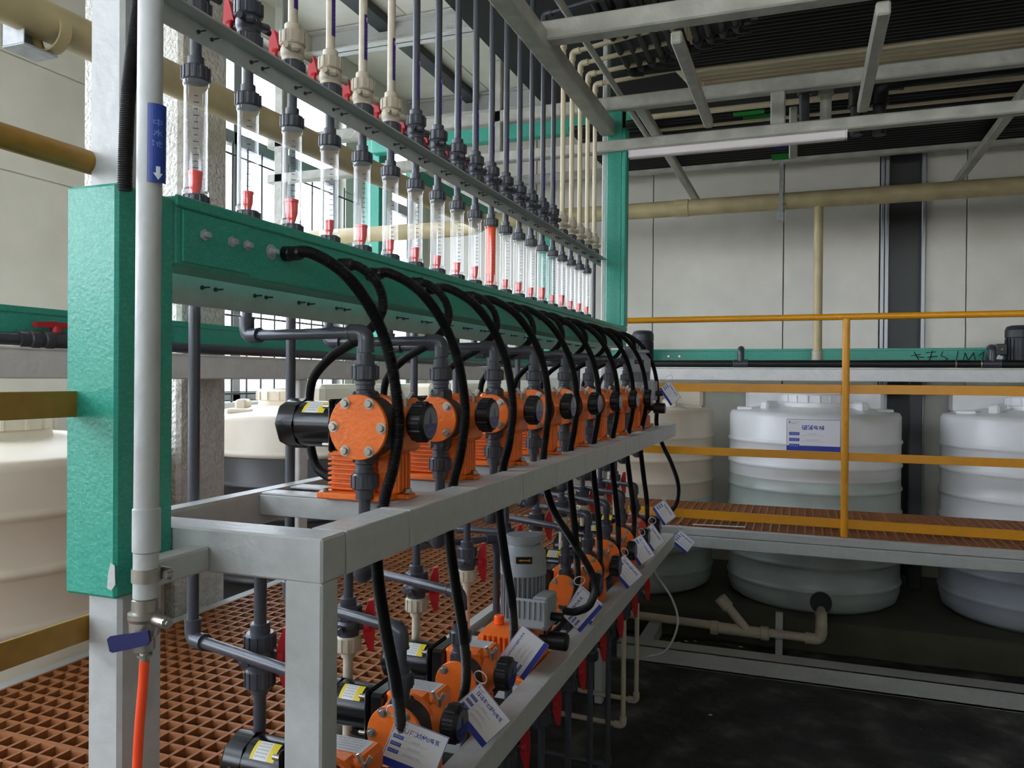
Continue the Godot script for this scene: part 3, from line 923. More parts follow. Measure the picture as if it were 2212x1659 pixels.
func build_tanks() -> void:
	var g := "white tanks behind the yellow railing"
	tank("chemical_tank", "white ribbed plastic tank with blue-bordered sign, behind yellow railing", Vector3(.045, .19, -5.6), .53, 1.215, M.tank, M.tank_wet, .80, g, Vector3(0, 0, -1))
	tank("chemical_tank", "white ribbed plastic tank without sign, fullest white, behind yellow railing", Vector3(1.33, .19, -5.6), .53, 1.215, M.tank, M.tank_wet2, .45, g, Vector3(0, 0, -1))
	tank("chemical_tank", "ivory ribbed plastic tank behind the far end of the pump rack", Vector3(-1.13, .19, -5.6), .53, 1.215, M.cream, M.tank_wet, .62, g, Vector3(0, 0, -1))
	tank("chemical_tank", "ivory plastic tank beyond the far green post", Vector3(-2.35, .19, -5.8), .5, 1.2, M.cream, M.cream, .5, g, Vector3(0, 0, -1))
	var gl := "cream tanks along the left walkway"
	tank("chemical_tank", "large plain cream tank with round lid beside the near green post", Vector3(-2.44, .06, -1.66), .6, 1.32, M.cream, M.cream, .5, gl, Vector3(-1, 0, 0))
	tank("chemical_tank", "cream tank with dark liquid in its lower half by the stucco column", Vector3(-2.44, .06, -3.55), .55, 1.36, M.cream, M.cream_dark, 1.17, gl, Vector3(1, 0, .0))
	tank("chemical_tank", "cream tank further along the walkway past the dark-liquid tank", Vector3(-2.44, .06, -4.68), .5, 1.36, M.cream, M.cream, .8, gl, Vector3(1, 0, 0))
	# sign on the middle tank
	var sg := thing("tank_sign", "blue-bordered white information sign on the white tank", "sign", Vector3(.045, 1.275, -5.052))
	var mb := MB.new(); mb.bb(-.153, .153, -.096, .096, -.004, 0, .001); part(sg, "plate", mb, M.white)
	mb = MB.new(); mb.quad(Vector3(-.151, .094, .0006), Vector3(.151, .094, .0006), Vector3(.151, -.094, .0006), Vector3(-.151, -.094, .0006)); part(sg, "print", mb, M.sign)
	# tank-top beams
	var b1 := thing("tank_beam", "white painted steel beam running above the far tanks", "beam", Vector3(0, 1.6, -5.6))
	mb = MB.new(); mb.bb(-2.9, 3.9, 0, .08, -.05, .05, .004); part(b1, "beam_tube", mb, M.white_beam)
	mb = MB.new(); mb.bb(-2.9, 3.9, .08, .088, -.06, .055, .002); part(b1, "top_plate", mb, M.white_beam)
	for x in [-1.75, .7, 1.95]:
		mb = MB.new(); mb.bb(x - .04, x + .04, -1.41, 0, -.45, -.37, .004); part(b1, "leg", mb, M.dark_steel)
	var b2 := thing("cable_channel", "green fibreglass channel behind the black pipe on far tank beam", "channel", Vector3(0, 1.72, -5.95))
	mb = MB.new(); mb.bb(-2.9, 3.9, 0, .105, -.03, .03, .004); part(b2, "web", mb, M.green)
	mb = MB.new(); mb.bb(-2.9, 3.9, .09, .107, .03, .036, .002); part(b2, "lip", mb, M.green)
	var bolt := MB.new(); bolt.cyl(Vector3.ZERO, Vector3(0, 0, .008), .009, 6)
	var bm := bolt.mesh(M.steel)
	for x in [-1.12, -1.04, -.96, -.88]:
		again(b2, "bolt", bm, Vector3(x, .055, .03))
	# marker writing on the channel
	var strokes := [[0, 0, .06, .01], [.02, .025, .05, -.03], [.03, -.005, .08, -.012], [.09, .02, .15, .026], [.10, -.01, .16, -.004], [.13, .035, .11, -.035], [.19, .03, .18, 0], [.18, 0, .22, -.02], [.22, -.02, .2, -.035], [.28, .03, .27, -.03], [.27, -.03, .31, -.035], [.31, -.035, .32, .02], [.32, .02, .34, -.03], [.34, -.03, .37, .02], [.37, .02, .38, -.03], [.40, .0, .43, .025], [.42, -.035, .43, .03], [.44, -.03, .46, .03]]
	for s in strokes:
		var ink := MB.new()
		ink.tube(PackedVector3Array([Vector3(s[0], s[1], 0), Vector3(s[2], s[3], 0)]), .0028, 5)
		part(b2, "marker_stroke", ink, M.ink).position = Vector3(.66, .055, .0335)
	var p1 := thing("header_pipe", "black header pipe lying on the far tank beam", "pipe", Vector3(0, 1.715, -5.62))
	mb = MB.new(); mb.cyl(Vector3(-2.9, 0, 0), Vector3(3.9, 0, 0), .024, 16); part(p1, "pipe", mb, M.black)
	for x in [-.42, 1.08]:
		mb = MB.new(); mb.cyl(Vector3(x - .05, 0, .0), Vector3(x + .05, 0, 0), .029, 16, -1, .003); part(p1, "tee", mb, M.upvc)
		mb = MB.new()
		mb.tube(fillet([Vector3(x, 0, 0), Vector3(x, .1, 0), Vector3(x, .1, -.06)], .03, 6), .023, 14); part(p1, "elbow", mb, M.upvc)
	for x in [.88, 1.02]:
		mb = MB.new(); mb.cyl(Vector3(x - .004, 0, 0), Vector3(x + .004, 0, 0), .026, 16); part(p1, "pipe_band", mb, M.steel)
	# left side beam, channel and header
	var b3 := thing("tank_beam", "grey steel beam running along the left tanks before the column", "beam", Vector3(-1.87, 1.59, 0))
	mb = MB.new(); mb.bb(-.04, .03, 0, .078, -5.4, 1.5, .004); mb.bb(-.045, .034, .074, .08, -5.4, 1.5, .001); part(b3, "beam_tube", mb, M.white_beam)
	for z in [-2.62, -4.15, -.8]:
		mb = MB.new(); mb.bb(-.035, .025, -1.59, 0, z - .03, z + .03, .004); part(b3, "leg", mb, M.white_beam)
	var b4 := thing("cable_channel", "green fibreglass channel along the left tank beam", "channel", Vector3(-1.88, 1.7, 0))
	mb = MB.new(); mb.bb(-.045, -.0, .0, .075, -5.4, 1.5, .004); part(b4, "web", mb, M.green)
	mb = MB.new(); mb.bb(0, .004, .058, .075, -5.4, 1.5, .001); part(b4, "lip", mb, M.green)
	var p2 := thing("header_pipe", "grey header pipe with red-handled valve on left tank beam", "pipe", Vector3(-1.85, 1.689, 0))
	mb = MB.new(); mb.cyl(Vector3(0, 0, -5.3), Vector3(0, 0, 1.5), .016, 14); part(p2, "pipe", mb, M.upvc)
	mb = MB.new()
	for z in [-1.50, -1.46, -1.58]:
		mb.cyl(Vector3(0, 0, z - .014), Vector3(0, 0, z + .014), .026, 16, -1, .003)
	mb.cyl(Vector3(0, 0, -1.6), Vector3(0, 0, -1.42), .022, 16)
	mb.cyl(Vector3(0, 0, -1.53), Vector3(0, .03, -1.53), .012, 12); part(p2, "valve_body", mb, M.upvc)
	mb = MB.new(); mb.prism(PackedVector2Array([Vector2(-.06, .034), Vector2(.06, .034), Vector2(.062, .046), Vector2(.02, .05), Vector2(-.06, .048)]), Vector3(-.008, 0, -1.53), Vector3(0, 0, 1), Vector3(0, 1, 0), Vector3(.016, 0, 0)); mb.cyl(Vector3(0, .022, -1.53), Vector3(0, .038, -1.53), .014, 14); part(p2, "valve_handle", mb, M.red)
	# agitator motors on the tank beam
	for e in [[1.25, "dark agitator motor with warning label above the unsigned white tank"], [-1.12, "dark agitator motor behind the grey pump motor on far tank"]]:
		var mo := thing("agitator_motor", e[1], "motor", Vector3(e[0], 1.688, -5.745), "agitator motors on the tank beam")
		mb = MB.new()
		mb.lathe(Vector3.ZERO, Vector3.UP, [Vector2(.09, 0), Vector2(.09, .012), Vector2(.07, .014), Vector2(.07, .19)], 24); part(mo, "motor_body", mb, M.motor_dark)
		mb = MB.new(); mb.bb(-.1, .1, -.012, 0, -.1, .09, .002); mb.bb(-.1, .1, -.08, -.01, .085, .094, .002); part(mo, "mount_plate", mb, M.grey)
		mb = MB.new()
		for k in 20:
			var a := TAU * k / 20
			mb.box(Vector3(cos(a) * .073, .105, sin(a) * .073), Vector3(.012, .16, .004), 0, Basis(Vector3.UP, -a))
		part(mo, "cooling_fins", mb, M.motor_dark)
		mb = MB.new()
		mb.lathe(Vector3.ZERO, Vector3.UP, [Vector2(.078, .19), Vector2(.08, .195), Vector2(.08, .24), Vector2(.07, .262), Vector2(.05, .27), Vector2(0, .27)], 10); part(mo, "fan_cowl", mb, M.motor_dark)
		mb = MB.new(); mb.bb(-.13, -.07, .085, .155, -.03, .035, .004); var tbx := part(mo, "terminal_box", mb, M.motor_dark)
		mb = MB.new(); mb.quad(Vector3(-.118, .14, .0358), Vector3(-.082, .14, .0358), Vector3(-.082, .104, .0358), Vector3(-.118, .104, .0358)); part(tbx, "warning_label", mb, M.warn)
		mb = MB.new(); mb.box(Vector3(-.13, .04, .05), Vector3(.03, .09, .002), 0, Basis(Vector3(0, 0, 1), -.5)); part(mo, "paper_tag", mb, M.white)
		mb = MB.new(); mb.tube(spline([Vector3(-.1, .11, -.02), Vector3(-.16, .09, -.03), Vector3(-.15, .0, -.05)], .01), .012, 8); part(mo, "cable", mb, M.hose)

# ---------------------------------------------------------------- green and grey flowmeter frame
func build_frame() -> void:
	var fr := thing("meter_frame", "green fibreglass and grey steel frame carrying the row of flowmeters", "frame", Vector3(-.86, 0, -.82))
	var o := Vector3(.86, 0, .82)
	var put := func(called: String, m: Material, boxes: Array, bev := .004) -> void:
		var mb := MB.new()
		for b in boxes:
			mb.bb(b[0], b[1], b[2], b[3], b[4], b[5], bev)
		var p := part(fr, called, mb, m)
		p.position = o
	put.call("steel_post", M.grey, [[-.898, -.84, 0, 3.9, -.865, -.79]], .005)
	put.call("near_channel_post", M.green, [[-.918, -.83, 1.311, 1.848, -.782, -.773], [-.918, -.909, 1.311, 1.848, -.87, -.775], [-.838, -.83, 1.311, 1.848, -.872, -.775]])
	put.call("channel_beam", M.green, [[-.838, -.83, 1.755, 1.853, -3.84, -.872], [-.9, -.832, 1.755, 1.763, -3.84, -.872], [-.9, -.832, 1.846, 1.853, -3.84, -.872]])
	put.call("beam_top_lip", M.green, [[-.832, -.826, 1.838, 1.8545, -3.84, -.872]], .002)
	put.call("splice_plate", M.green, [[-.83, -.827, 1.762, 1.836, -1.03, -.885]], .001)
	put.call("far_channel_post", M.green, [[-.937, -.86, 1.86, 2.985, -3.93, -3.84], [-.868, -.86, 1.86, 2.985, -3.92, -3.842]], .004)
	put.call("far_post_flange", M.green, [[-.862, -.837, 1.86, 2.84, -3.90, -3.838]], .006)
	put.call("far_steel_post", M.grey, [[-.965, -.94, 0, 3.9, -3.93, -3.86]], .004)
	put.call("upper_angle", M.grey, [[-.9635, -.9600, 2.160, 2.196, -3.84, -.9], [-.963, -.929, 2.192, 2.196, -3.84, -.9]], .0003)
	put.call("lower_angle", M.grey, [[-.953, -.949, 1.716, 1.775, -1.40, -.9], [-.957, -.953, 1.716, 1.775, -2.7, -1.38], [-.953, -.949, 1.716, 1.775, -4.02, -2.68], [-.99, -.953, 1.771, 1.775, -4.02, -.9]], .001)
	var bolt := MB.new()
	bolt.cyl(Vector3.ZERO, Vector3(.006, 0, 0), .0085, 6); bolt.cyl(Vector3.ZERO, Vector3(.014, 0, 0), .0045, 8); bolt.cyl(Vector3(-.001, 0, 0), Vector3(.0018, 0, 0), .0125, 14)
	var bm := bolt.mesh(M.galv)
	for z in [-.926, -.985, -1.02, -1.085]:
		again(fr, "bolt", bm, o + Vector3(-.83, 1.806, z))
	for z in [-3.7, -3.6]:
		again(fr, "bolt", bm, o + Vector3(-.83, 1.806, z))
	# U-bolt ends poking through the angles
	var ub := MB.new()
	ub.cyl(Vector3.ZERO, Vector3(.017, 0, 0), .0015, 6); ub.cyl(Vector3(0, 0, 0), Vector3(.003, 0, 0), .0038, 6)
	var um := ub.mesh(M.dark_steel)
	for i in 21:
		var z := -1.074 - .1345 * i
		for s in [-1.0, 1.0]:
			again(fr, "clamp_bolt", um, o + Vector3(-.96, 2.176, z + s * .016))
			if z > -3.7:
				again(fr, "clamp_bolt", um, o + Vector3(-.949, 1.748, z + s * .016))
	# chips of pale paint on the green post
	var ch := MB.new()
	ch.prism(PackedVector2Array([Vector2(0, 0), Vector2(.008, -.002), Vector2(.014, .006), Vector2(.013, .03), Vector2(.006, .034), Vector2(.002, .02)]), Vector3(-.843, 1.325, -.7729), Vector3(1, 0, 0), Vector3(0, 1, 0), Vector3(0, 0, .0006))
	var cp := part(fr, "paint_splash", ch, M.grey); cp.position = o

# ---------------------------------------------------------------- pump rack
func build_rack() -> void:
	var rk := thing("pump_rack", "grey painted steel two-tier rack carrying the orange pumps", "rack", Vector3(-.76, 0, -2.3))
	var o := Vector3(.76, 0, 2.3)
	var put := func(called: String, b: Array, bev := .005) -> void:
		var mb := MB.new()
		mb.bb(b[0], b[1], b[2], b[3], b[4], b[5], bev)
		var p := part(rk, called, mb, M.grey)
		p.position = o
	for lv in [[1.39, "upper"], [.86, "lower"]]:
		var y: float = lv[0]
		var zz := -.93
		var cuts := [-1.115, -1.388, -1.651, -1.90, -2.178, -2.446, -2.714, -2.96, -3.21, -3.47, -3.84] if y > 1.0 else [-2.3, -3.84]
		for c in cuts:
			put.call("front_rail_section", [-.643, -.585, y - .06, y, c + .0016, zz - .0016], .0015)
			zz = c
		put.call("rear_rail", [-.965, -.925, y - .06, y, -3.84, -.93])
		put.call("end_rail", [-.93, -.585, y - .06, y, -.93, -.872], .003)
		put.call("end_rail", [-.93, -.643, y - .06, y, -3.84, -3.79])
	put.call("front_post", [-.643, -.585, 0, 1.3315, -.912, -.872], .003)
	put.call("rear_post", [-.965, -.925, 0, 1.33, -3.84, -3.79])
	put.call("bracket_arm", [-.80, -.765, 1.333, 1.366, -.872, -.772], .003)
	# pipe on the bracket is a thing of its own (build_small)
	for k in 9:
		var zp := -1.135 - .2935 * k
		for dz in [-.07, -.155]:
			put.call("cross_angle", [-.925, -.643, 1.386, 1.39, zp + dz - .02, zp + dz + .02], .001)
			put.call("cross_web", [-.925, -.643, 1.35, 1.386, zp + dz + (.02 if dz > -.1 else -.024), zp + dz + (.024 if dz > -.1 else -.02)], .001)
	for k in 10:
		var zp := -.968 - .258 * k
		if k == 3 or k == 4:
			zp -= .05
		for dz in [-.07, -.155]:
			put.call("cross_angle", [-.925, -.643, .838, .842, zp + dz - .02, zp + dz + .02], .001)
			put.call("cross_web", [-.925, -.643, .80, .838, zp + dz + (.02 if dz > -.1 else -.024), zp + dz + (.024 if dz > -.1 else -.02)], .001)

# ---------------------------------------------------------------- flowmeters, valves, risers
func nut(mb: MB, y0: float, y1: float, r: float, ribs := 12) -> void:
	mb.lathe(Vector3.ZERO, Vector3.UP, [Vector2(0, y0), Vector2(r - .0025, y0), Vector2(r - .0008, y0 + .002), Vector2(r - .0008, y1 - .004), Vector2(r - .004, y1), Vector2(0, y1)], 24)
	for k in ribs:
		var a := TAU * k / ribs
		mb.box(Vector3(cos(a) * r, (y0 + y1) * .5, sin(a) * r) * Vector3(.985, 1, .985), Vector3(.0022, (y1 - y0) * .82, .0045), .0006, Basis(Vector3.UP, -a))

func make_valve(called: String, label: String, at: Vector3, top: Material, mid: Material, bot: Material, group: String) -> Node3D:
	# origin at the ball; 0.105 m tall
	var t := thing(called, label, "valve", at, group)
	var mb := MB.new()
	nut(mb, .014, .042, .0265); mb.lathe(Vector3.ZERO, Vector3.UP, [Vector2(.0165, .042), Vector2(.0165, .056), Vector2(.0145, .058), Vector2(.0098, .058)], 18); part(t, "upper_union", mb, top)
	mb = MB.new()
	mb.lathe(Vector3.ZERO, Vector3.UP, [Vector2(.0215, -.018), Vector2(.0215, -.012), Vector2(.024, -.006), Vector2(.024, .006), Vector2(.0215, .012), Vector2(.0215, .016)], 20)
	# mounting lugs spread towards +x
	mb.box(Vector3(.02, 0, .019), Vector3(.020, .013, .020), .004, Basis(Vector3.UP, .5)); mb.box(Vector3(.02, 0, -.019), Vector3(.020, .013, .020), .004, Basis(Vector3.UP, -.5))
	mb.cyl(Vector3(.012, 0, .022), Vector3(.014, 0, .042), .0062, 12); mb.cyl(Vector3(.012, 0, -.022), Vector3(.014, 0, -.042), .0062, 12)
	mb.cyl(Vector3(-.018, 0, 0), Vector3(-.032, 0, 0), .009, 14); part(t, "valve_body", mb, mid)
	mb = MB.new()
	nut(mb, -.050, -.018, .0255); mb.lathe(Vector3.ZERO, Vector3.UP, [Vector2(.0098, -.062), Vector2(.0135, -.062), Vector2(.0138, -.06), Vector2(.0138, -.05)], 18); part(t, "lower_union", mb, bot)
	mb = MB.new()
	mb.cyl(Vector3(-.03, 0, 0), Vector3(-.043, 0, 0), .015, 16, -1, .002)
	mb.prism(PackedVector2Array([Vector2(-.029, .013), Vector2(-.033, .028), Vector2(-.040, .05), Vector2(-.050, .052), Vector2(-.053, .012), Vector2(-.053, -.012), Vector2(-.050, -.052), Vector2(-.040, -.05), Vector2(-.033, -.028), Vector2(-.029, -.013)]), Vector3(0, 0, -.0075), Vector3(1, 0, 0), Vector3(0, 1, 0), Vector3(0, 0, .015)); part(t, "handle", mb, M.red)
	return t

func build_meters() -> void:
	var x := -.978
	# one flowmeter
	var fm := thing("flowmeter", "clear tube flowmeter with red float, first from the near green post", "flowmeter", Vector3(x, 1.85, -1.074), "flowmeters standing in a row on the green beam")
	var mb := MB.new()
	mb.lathe(Vector3.ZERO, Vector3.UP, [Vector2(.0182, .056), Vector2(.0215, .056), Vector2(.0215, .064), Vector2(.0192, .068), Vector2(.0192, .24), Vector2(.021, .244), Vector2(.021, .252)], 24); part(fm, "tube", mb, M.acrylic)
	mb = MB.new(); nut(mb, .25, .276, .0235, 14); part(fm, "upper_nut", mb, M.upvc)
	mb = MB.new(); mb.lathe(Vector3.ZERO, Vector3.UP, [Vector2(.0135, .276), Vector2(.0135, .291), Vector2(.0098, .292)], 18); part(fm, "adapter", mb, M.upvc)
	mb = MB.new(); nut(mb, .026, .058, .0235, 14); part(fm, "lower_nut", mb, M.upvc)
	mb = MB.new(); mb.lathe(Vector3.ZERO, Vector3.UP, [Vector2(0, 0), Vector2(.0062, .0), Vector2(.0078, .006), Vector2(.0105, .016), Vector2(.0112, .034), Vector2(.0122, .036), Vector2(.0122, .04), Vector2(0, .04)], 18)
	var fl := part(fm, "float", mb, M.float_); fl.position.y = .058
	# printed scale
	mb = MB.new()
	for k in 12:
		mb.box(Vector3(.0135, .1 + k * .011, .0138), Vector3(.0004, .0012, .006 if k % 2 else .009), 0, Basis(Vector3.UP, -.8))
	part(fm, "scale_marks", mb, M.label_blue)
	for i in range(1, 20):
		var lab := "clear tube flowmeter with red float, %s from the near green post" % ORD[i]
		if i == 10:
			lab = "flowmeter tube filled with orange liquid"
		var c := copy(fm, Vector3(x, 1.85, -1.074 - .1345 * i), lab, "flowmeters standing in a row on the green beam")
		var f: MeshInstance3D = c.get_node("float")
		f.scale = Vector3.ONE * [1.0, .9, 1.15, .85, 1.1, .9, .95, .9, .9, .95, 1.0, .85][i % 12]
		f.position.y = [.058, .058, .062, .058, .062, .058, .058, .058, .058, .062, .058, .058][i % 12]
		if i == 10:
			(c.get_node("tube") as MeshInstance3D).material_override = M.acrylic_orange
			mb = MB.new(); mb.cyl(Vector3(0, .094, 0), Vector3(0, .246, 0), .0145, 18)
			part(c, "orange_liquid", mb, M.orange_liquid)
	# valves above
	var beige_i := [2, 3, 4, 5, 16, 17, 18, 19, 20]
	var vd := make_valve("ball_valve", "dark ball valve with red handle above the first flowmeter from near post", Vector3(x, 2.253, -1.074), M.upvc, M.upvc, M.upvc, "ball valves above the flowmeters")
	var vb: Node3D = null
	for i in range(1, 21):
		var at := Vector3(x, 2.253, -1.074 - .1345 * i)
		var above := "%s flowmeter from near post" % ORD[i] if i < 20 else "bare pipe next the far green post"
		if i in beige_i:
			var lab := "beige ball valve with red handle above the %s" % above
			if vb == null:
				vb = make_valve("ball_valve", lab, at, M.beige, M.beige, M.upvc, "ball valves above the flowmeters")
			else:
				copy(vb, at, lab, "ball valves above the flowmeters")
		else:
			copy(vd, at, "dark ball valve with red handle above the %s" % above, "ball valves above the flowmeters")
	# risers above the valves, links below them
	for i in 21:
		var z := -1.074 - .1345 * i
		var bg := i in beige_i
		var t := thing("riser_pipe", "%s riser pipe above the %s flowmeter position from near post" % ["beige" if bg else "dark grey", ORD[i]], "pipe", Vector3(x, 2.31, z), "riser pipes above the valves")
		if i >= 16:
			var k := i - 16
			pipework(t, [Vector3.ZERO, Vector3(0, .73, 0), Vector3(.42 + .02 * k, .75, .10 - .02 * k), Vector3(.50 + .02 * k, .76, -3.752 - k * .047 - z)], .0105, M.cream_pipe, 12, 1.35)
		elif i == 15 or i == 14:
			pipework(t, [Vector3.ZERO, Vector3(0, .72, 0), Vector3(.3, .73, .05), Vector3(.6, .74, -.1)], .0098, M.upvc, 12, 1.35)
		else:
			mb = MB.new(); mb.cyl(Vector3.ZERO, Vector3(0, 1.6, 0), .0098, 14); part(t, "pipe", mb, M.beige if bg else M.upvc)
		# purple arrow label wrapped round the side facing the aisle
		mb = MB.new()
		var rr := .0102
		var n := 8
		for k in n:
			var a0 := -.75 + 1.5 * k / n
			var a1 := -.75 + 1.5 * (k + 1) / n
			var p := Vector3(cos(a0) * rr, .135, -sin(a0) * rr)
			var q := Vector3(cos(a1) * rr, .135, -sin(a1) * rr)
			var s := mb.v.size()
			mb.quad(p, q, q - Vector3(0, .105, 0), p - Vector3(0, .105, 0))
			mb.uv[s] = Vector2(float(k) / n, 0); mb.uv[s + 1] = Vector2(float(k + 1) / n, 0); mb.uv[s + 2] = Vector2(float(k + 1) / n, 1); mb.uv[s + 3] = Vector2(float(k) / n, 1)
		if i > 1:
			part(t, "arrow_label", mb, M.purple, "purple arrow label")
		mb = MB.new(); mb.cyl(Vector3(0, -.125 if i < 20 else -.6, 0), Vector3(0, -.17 if i < 20 else -.125, 0), .0098, 14); part(t, "link_pipe", mb, M.upvc)
	# outlet piping under the meters: even ones to the upper pumps, odd ones to the lower pumps
	for i in 20:
		var z := -1.074 - .1345 * i
		if i % 2 == 1 and i < 19:
			var k := (i - 1) / 2
			var zp := -1.16 - .2935 * k
			var t := thing("discharge_pipe", "dark discharge pipe with elbows into upper-shelf pump, %s from near post" % ORD[k], "pipe", Vector3(x, 1.876, z), "discharge pipes to the upper pumps")
			pipework(t, [Vector3.ZERO, Vector3(0, -.20, 0), Vector3(.284, -.2, zp - z), Vector3(.284, -.246, zp - z)], .0098, M.upvc, 12, 1.4)
		elif i % 2 == 0:
			var k := i / 2
			var zp := -.993 - .258 * k
			var t := thing("discharge_pipe", "long dark discharge pipe dropping to lower-shelf pump, %s from near post" % ORD[k], "pipe", Vector3(x, 1.876, z), "discharge pipes to the lower pumps")
			var dx := .306
			var drop := -.793
			if k == 3 or k == 4:
				dx = .17
				zp = -2.06 if k == 3 else -2.16
				drop = -.93
			pipework(t, [Vector3.ZERO, Vector3(0, -.725, 0), Vector3(dx, -.725, zp - z), Vector3(dx, drop, zp - z)], .0098, M.upvc, 12, 1.4)

# ---------------------------------------------------------------- pumps
func hexbolt(mb: MB, c: Vector3, ax: Vector3, r := .0062, h := .006) -> void:
	mb.cyl(c, c + ax * .0012, r * 1.5, 14); mb.cyl(c, c + ax * h, r, 6, -1, .0006)

func make_pump(called: String, label: String, at: Vector3, group: String, big: bool) -> Node3D:
	# origin: shelf top under the liquid-end axis, z = 0 at the front of the end plate; motor towards -x, knob towards +x
	var t := thing(called, label, "pump", at, group)
	var cy := .127
	var R := .0545 if big else .0455
	var nb_ := 6 if big else 4
	var Z := Vector3(0, 0, 1)
	var mb := MB.new()
	mb.lathe(Vector3(0, cy, -.007), Z, [Vector2(0, 0), Vector2(R, 0), Vector2(R, .006), Vector2(R - .001, .007), Vector2(0, .007)], 40); var ep := part(t, "end_plate", mb, M.orange)
	mb = MB.new(); hexbolt(mb, Vector3.ZERO, Z)
	var bm := mb.mesh(M.steel)
	for k in nb_:
		var a := TAU * k / nb_ + (0.0 if big else PI / 4)
		again(ep, "end_plate_bolt", bm, Vector3(cos(a) * (R - .009), cy + sin(a) * (R - .009), 0))
	mb = MB.new()
	mb.lathe(Vector3(0, cy, -.05), Z, [Vector2(0, 0), Vector2(R - .0025, 0), Vector2(R - .004, .04), Vector2(R - .003, .043)], 40)
	mb.box(Vector3(0, cy + .045, -.027), Vector3(.036, .03, .036), .004); mb.box(Vector3(0, cy - .045, -.027), Vector3(.036, .03, .036), .004); part(t, "liquid_end", mb, M.head)
	mb = MB.new(); mb.lathe(Vector3(0, cy, -.06), Z, [Vector2(0, 0), Vector2(R + .0015, 0), Vector2(R + .0015, .009), Vector2(R - .004, .0105)], 40); part(t, "diaphragm_flange", mb, M.orange)
	# check-valve fittings
	for s in [1.0, -1.0]:
		mb = MB.new()
		var f := func(y0: float, y1: float, r: float) -> void: mb.cyl(Vector3(0, cy + s * y0, -.025), Vector3(0, cy + s * y1, -.025), r, 18, -1, .001)
		f.call(.05, .062, .0175); f.call(.062, .076, .0155); f.call(.07, .078, .017)
		part(t, "check_valve", mb, M.upvc)
		var nb := MB.new()
		nut(nb, .0, .027, .0225, 10)
		nb.lathe(Vector3.ZERO, Vector3.UP, [Vector2(.0155, .027 if s > 0 else -.016), Vector2(.0155, .043 if s > 0 else 0.0)], 18)
		var np := part(t, "union_nut", nb, M.upvc)
		np.position = Vector3(0, cy + (.078 if s > 0 else -.105), -.025)
	# gear housing
	mb = MB.new()
	mb.bb(-.06, .045, .078, .174, -.148, -.07, .008)
	mb.lathe(Vector3(0, cy, -.08), Z, [Vector2(.042, 0), Vector2(.046, .02)], 24)
	mb.bb(-.03, .03, .150, .178, -.09, -.055, .006)
	var gh := part(t, "gear_housing", mb, M.orange)
	mb = MB.new(); mb.quad(Vector3(-.045, .1745, -.14), Vector3(.03, .1745, -.14), Vector3(.03, .1745, -.095), Vector3(-.045, .1745, -.095)); part(gh, "rating_plate", mb, M.metal_plate)
	# pedestal with cooling fins
	mb = MB.new()
	mb.bb(-.09, .040, .01, .08, -.112, -.062, .002)
	mb.bb(-.03, .0, .01, .08, -.063, -.054, .002)
	for k in 4:
		mb.bb(.036, .0435, .012, .078, -.108 + k * .012, -.102 + k * .012, .0012)
	var pd := part(t, "pedestal", mb, M.orange)
	mb = MB.new(); mb.bb(-.092, -.03, 0, .0042, -.07, -.053, .0014)
	var fin := mb.mesh(M.orange)
	for k in 8:
		again(pd, "cooling_fin", fin, Vector3(0, .0135 + k * .0084, 0))
	mb = MB.new(); mb.bb(-.098, .037, 0, .011, -.125, -.028, .002); mb.bb(.03, .058, 0, .009, -.10, -.07, .002); var bp := part(t, "base_plate", mb, M.orange)
	mb = MB.new(); hexbolt(mb, Vector3.ZERO, Vector3.UP, .0065, .007)
	bm = mb.mesh(M.steel)
	for p in [Vector2(-.088, -.04), Vector2(.05, -.085), Vector2(-.088, -.115), Vector2(.029, -.118)]:
		again(bp, "base_bolt", bm, Vector3(p.x, .011, p.y))
	# motor lying along x
	var mz := -.105
	var X := Vector3(-1, 0, 0)
	mb = MB.new(); mb.bb(-.088, -.055, .079, .169, mz - .045, mz + .045, .006); part(t, "motor_gearhead", mb, M.motor)
	mb = MB.new(); mb.bb(-.097, -.088, .077, .171, mz - .047, mz + .047, .004); var mf := part(t, "motor_flange", mb, M.motor)
	mb = MB.new(); mb.lathe(Vector3(-.097, .124, mz), X, [Vector2(.042, 0), Vector2(.042, .09)], 32); var mbd := part(t, "motor_body", mb, M.motor)
	mb = MB.new(); mb.lathe(Vector3(-.173, .124, mz), X, [Vector2(.0425, 0), Vector2(.0462, 0), Vector2(.0462, .034), Vector2(.039, .041), Vector2(0, .041)], 8); var fc := part(t, "fan_cowl", mb, M.motor)
	mb = MB.new(); mb.cyl(Vector3(-.191, .127, mz + .040), Vector3(-.191, .127, mz + .044), .0035, 10); part(fc, "cowl_screw", mb, M.steel)
	mb = MB.new(); mb.cyl(Vector3(-.096, 0, mz + .038), Vector3(-.11, 0, mz + .038), .0042, 10)
	bm = mb.mesh(M.steel)
	for y in [.158, .09]:
		again(mf, "flange_screw", bm, Vector3(0, y, 0))
	# paper rating label on the upper side of the motor
	mb = MB.new()
	for k in 6:
		var a0 := .55 + .75 * k / 6
		var a1 := .55 + .75 * (k + 1) / 6
		var p0 := Vector3(0, sin(a1) * .0424, cos(a1) * .0424)
		var p1 := Vector3(0, sin(a0) * .0424, cos(a0) * .0424)
		var s := mb.v.size()
		mb.quad(Vector3(-.158, .124, mz) + p0, Vector3(-.112, .124, mz) + p0, Vector3(-.112, .124, mz) + p1, Vector3(-.158, .124, mz) + p1)
		var u0 := 1.0 - (k + 1) / 6.0
		mb.uv[s] = Vector2(0, u0); mb.uv[s + 1] = Vector2(1, u0); mb.uv[s + 2] = Vector2(1, u0 + 1 / 6.0); mb.uv[s + 3] = Vector2(0, u0 + 1 / 6.0)
	part(mbd, "motor_label", mb, M.name_plate, "yellow and white rating label")
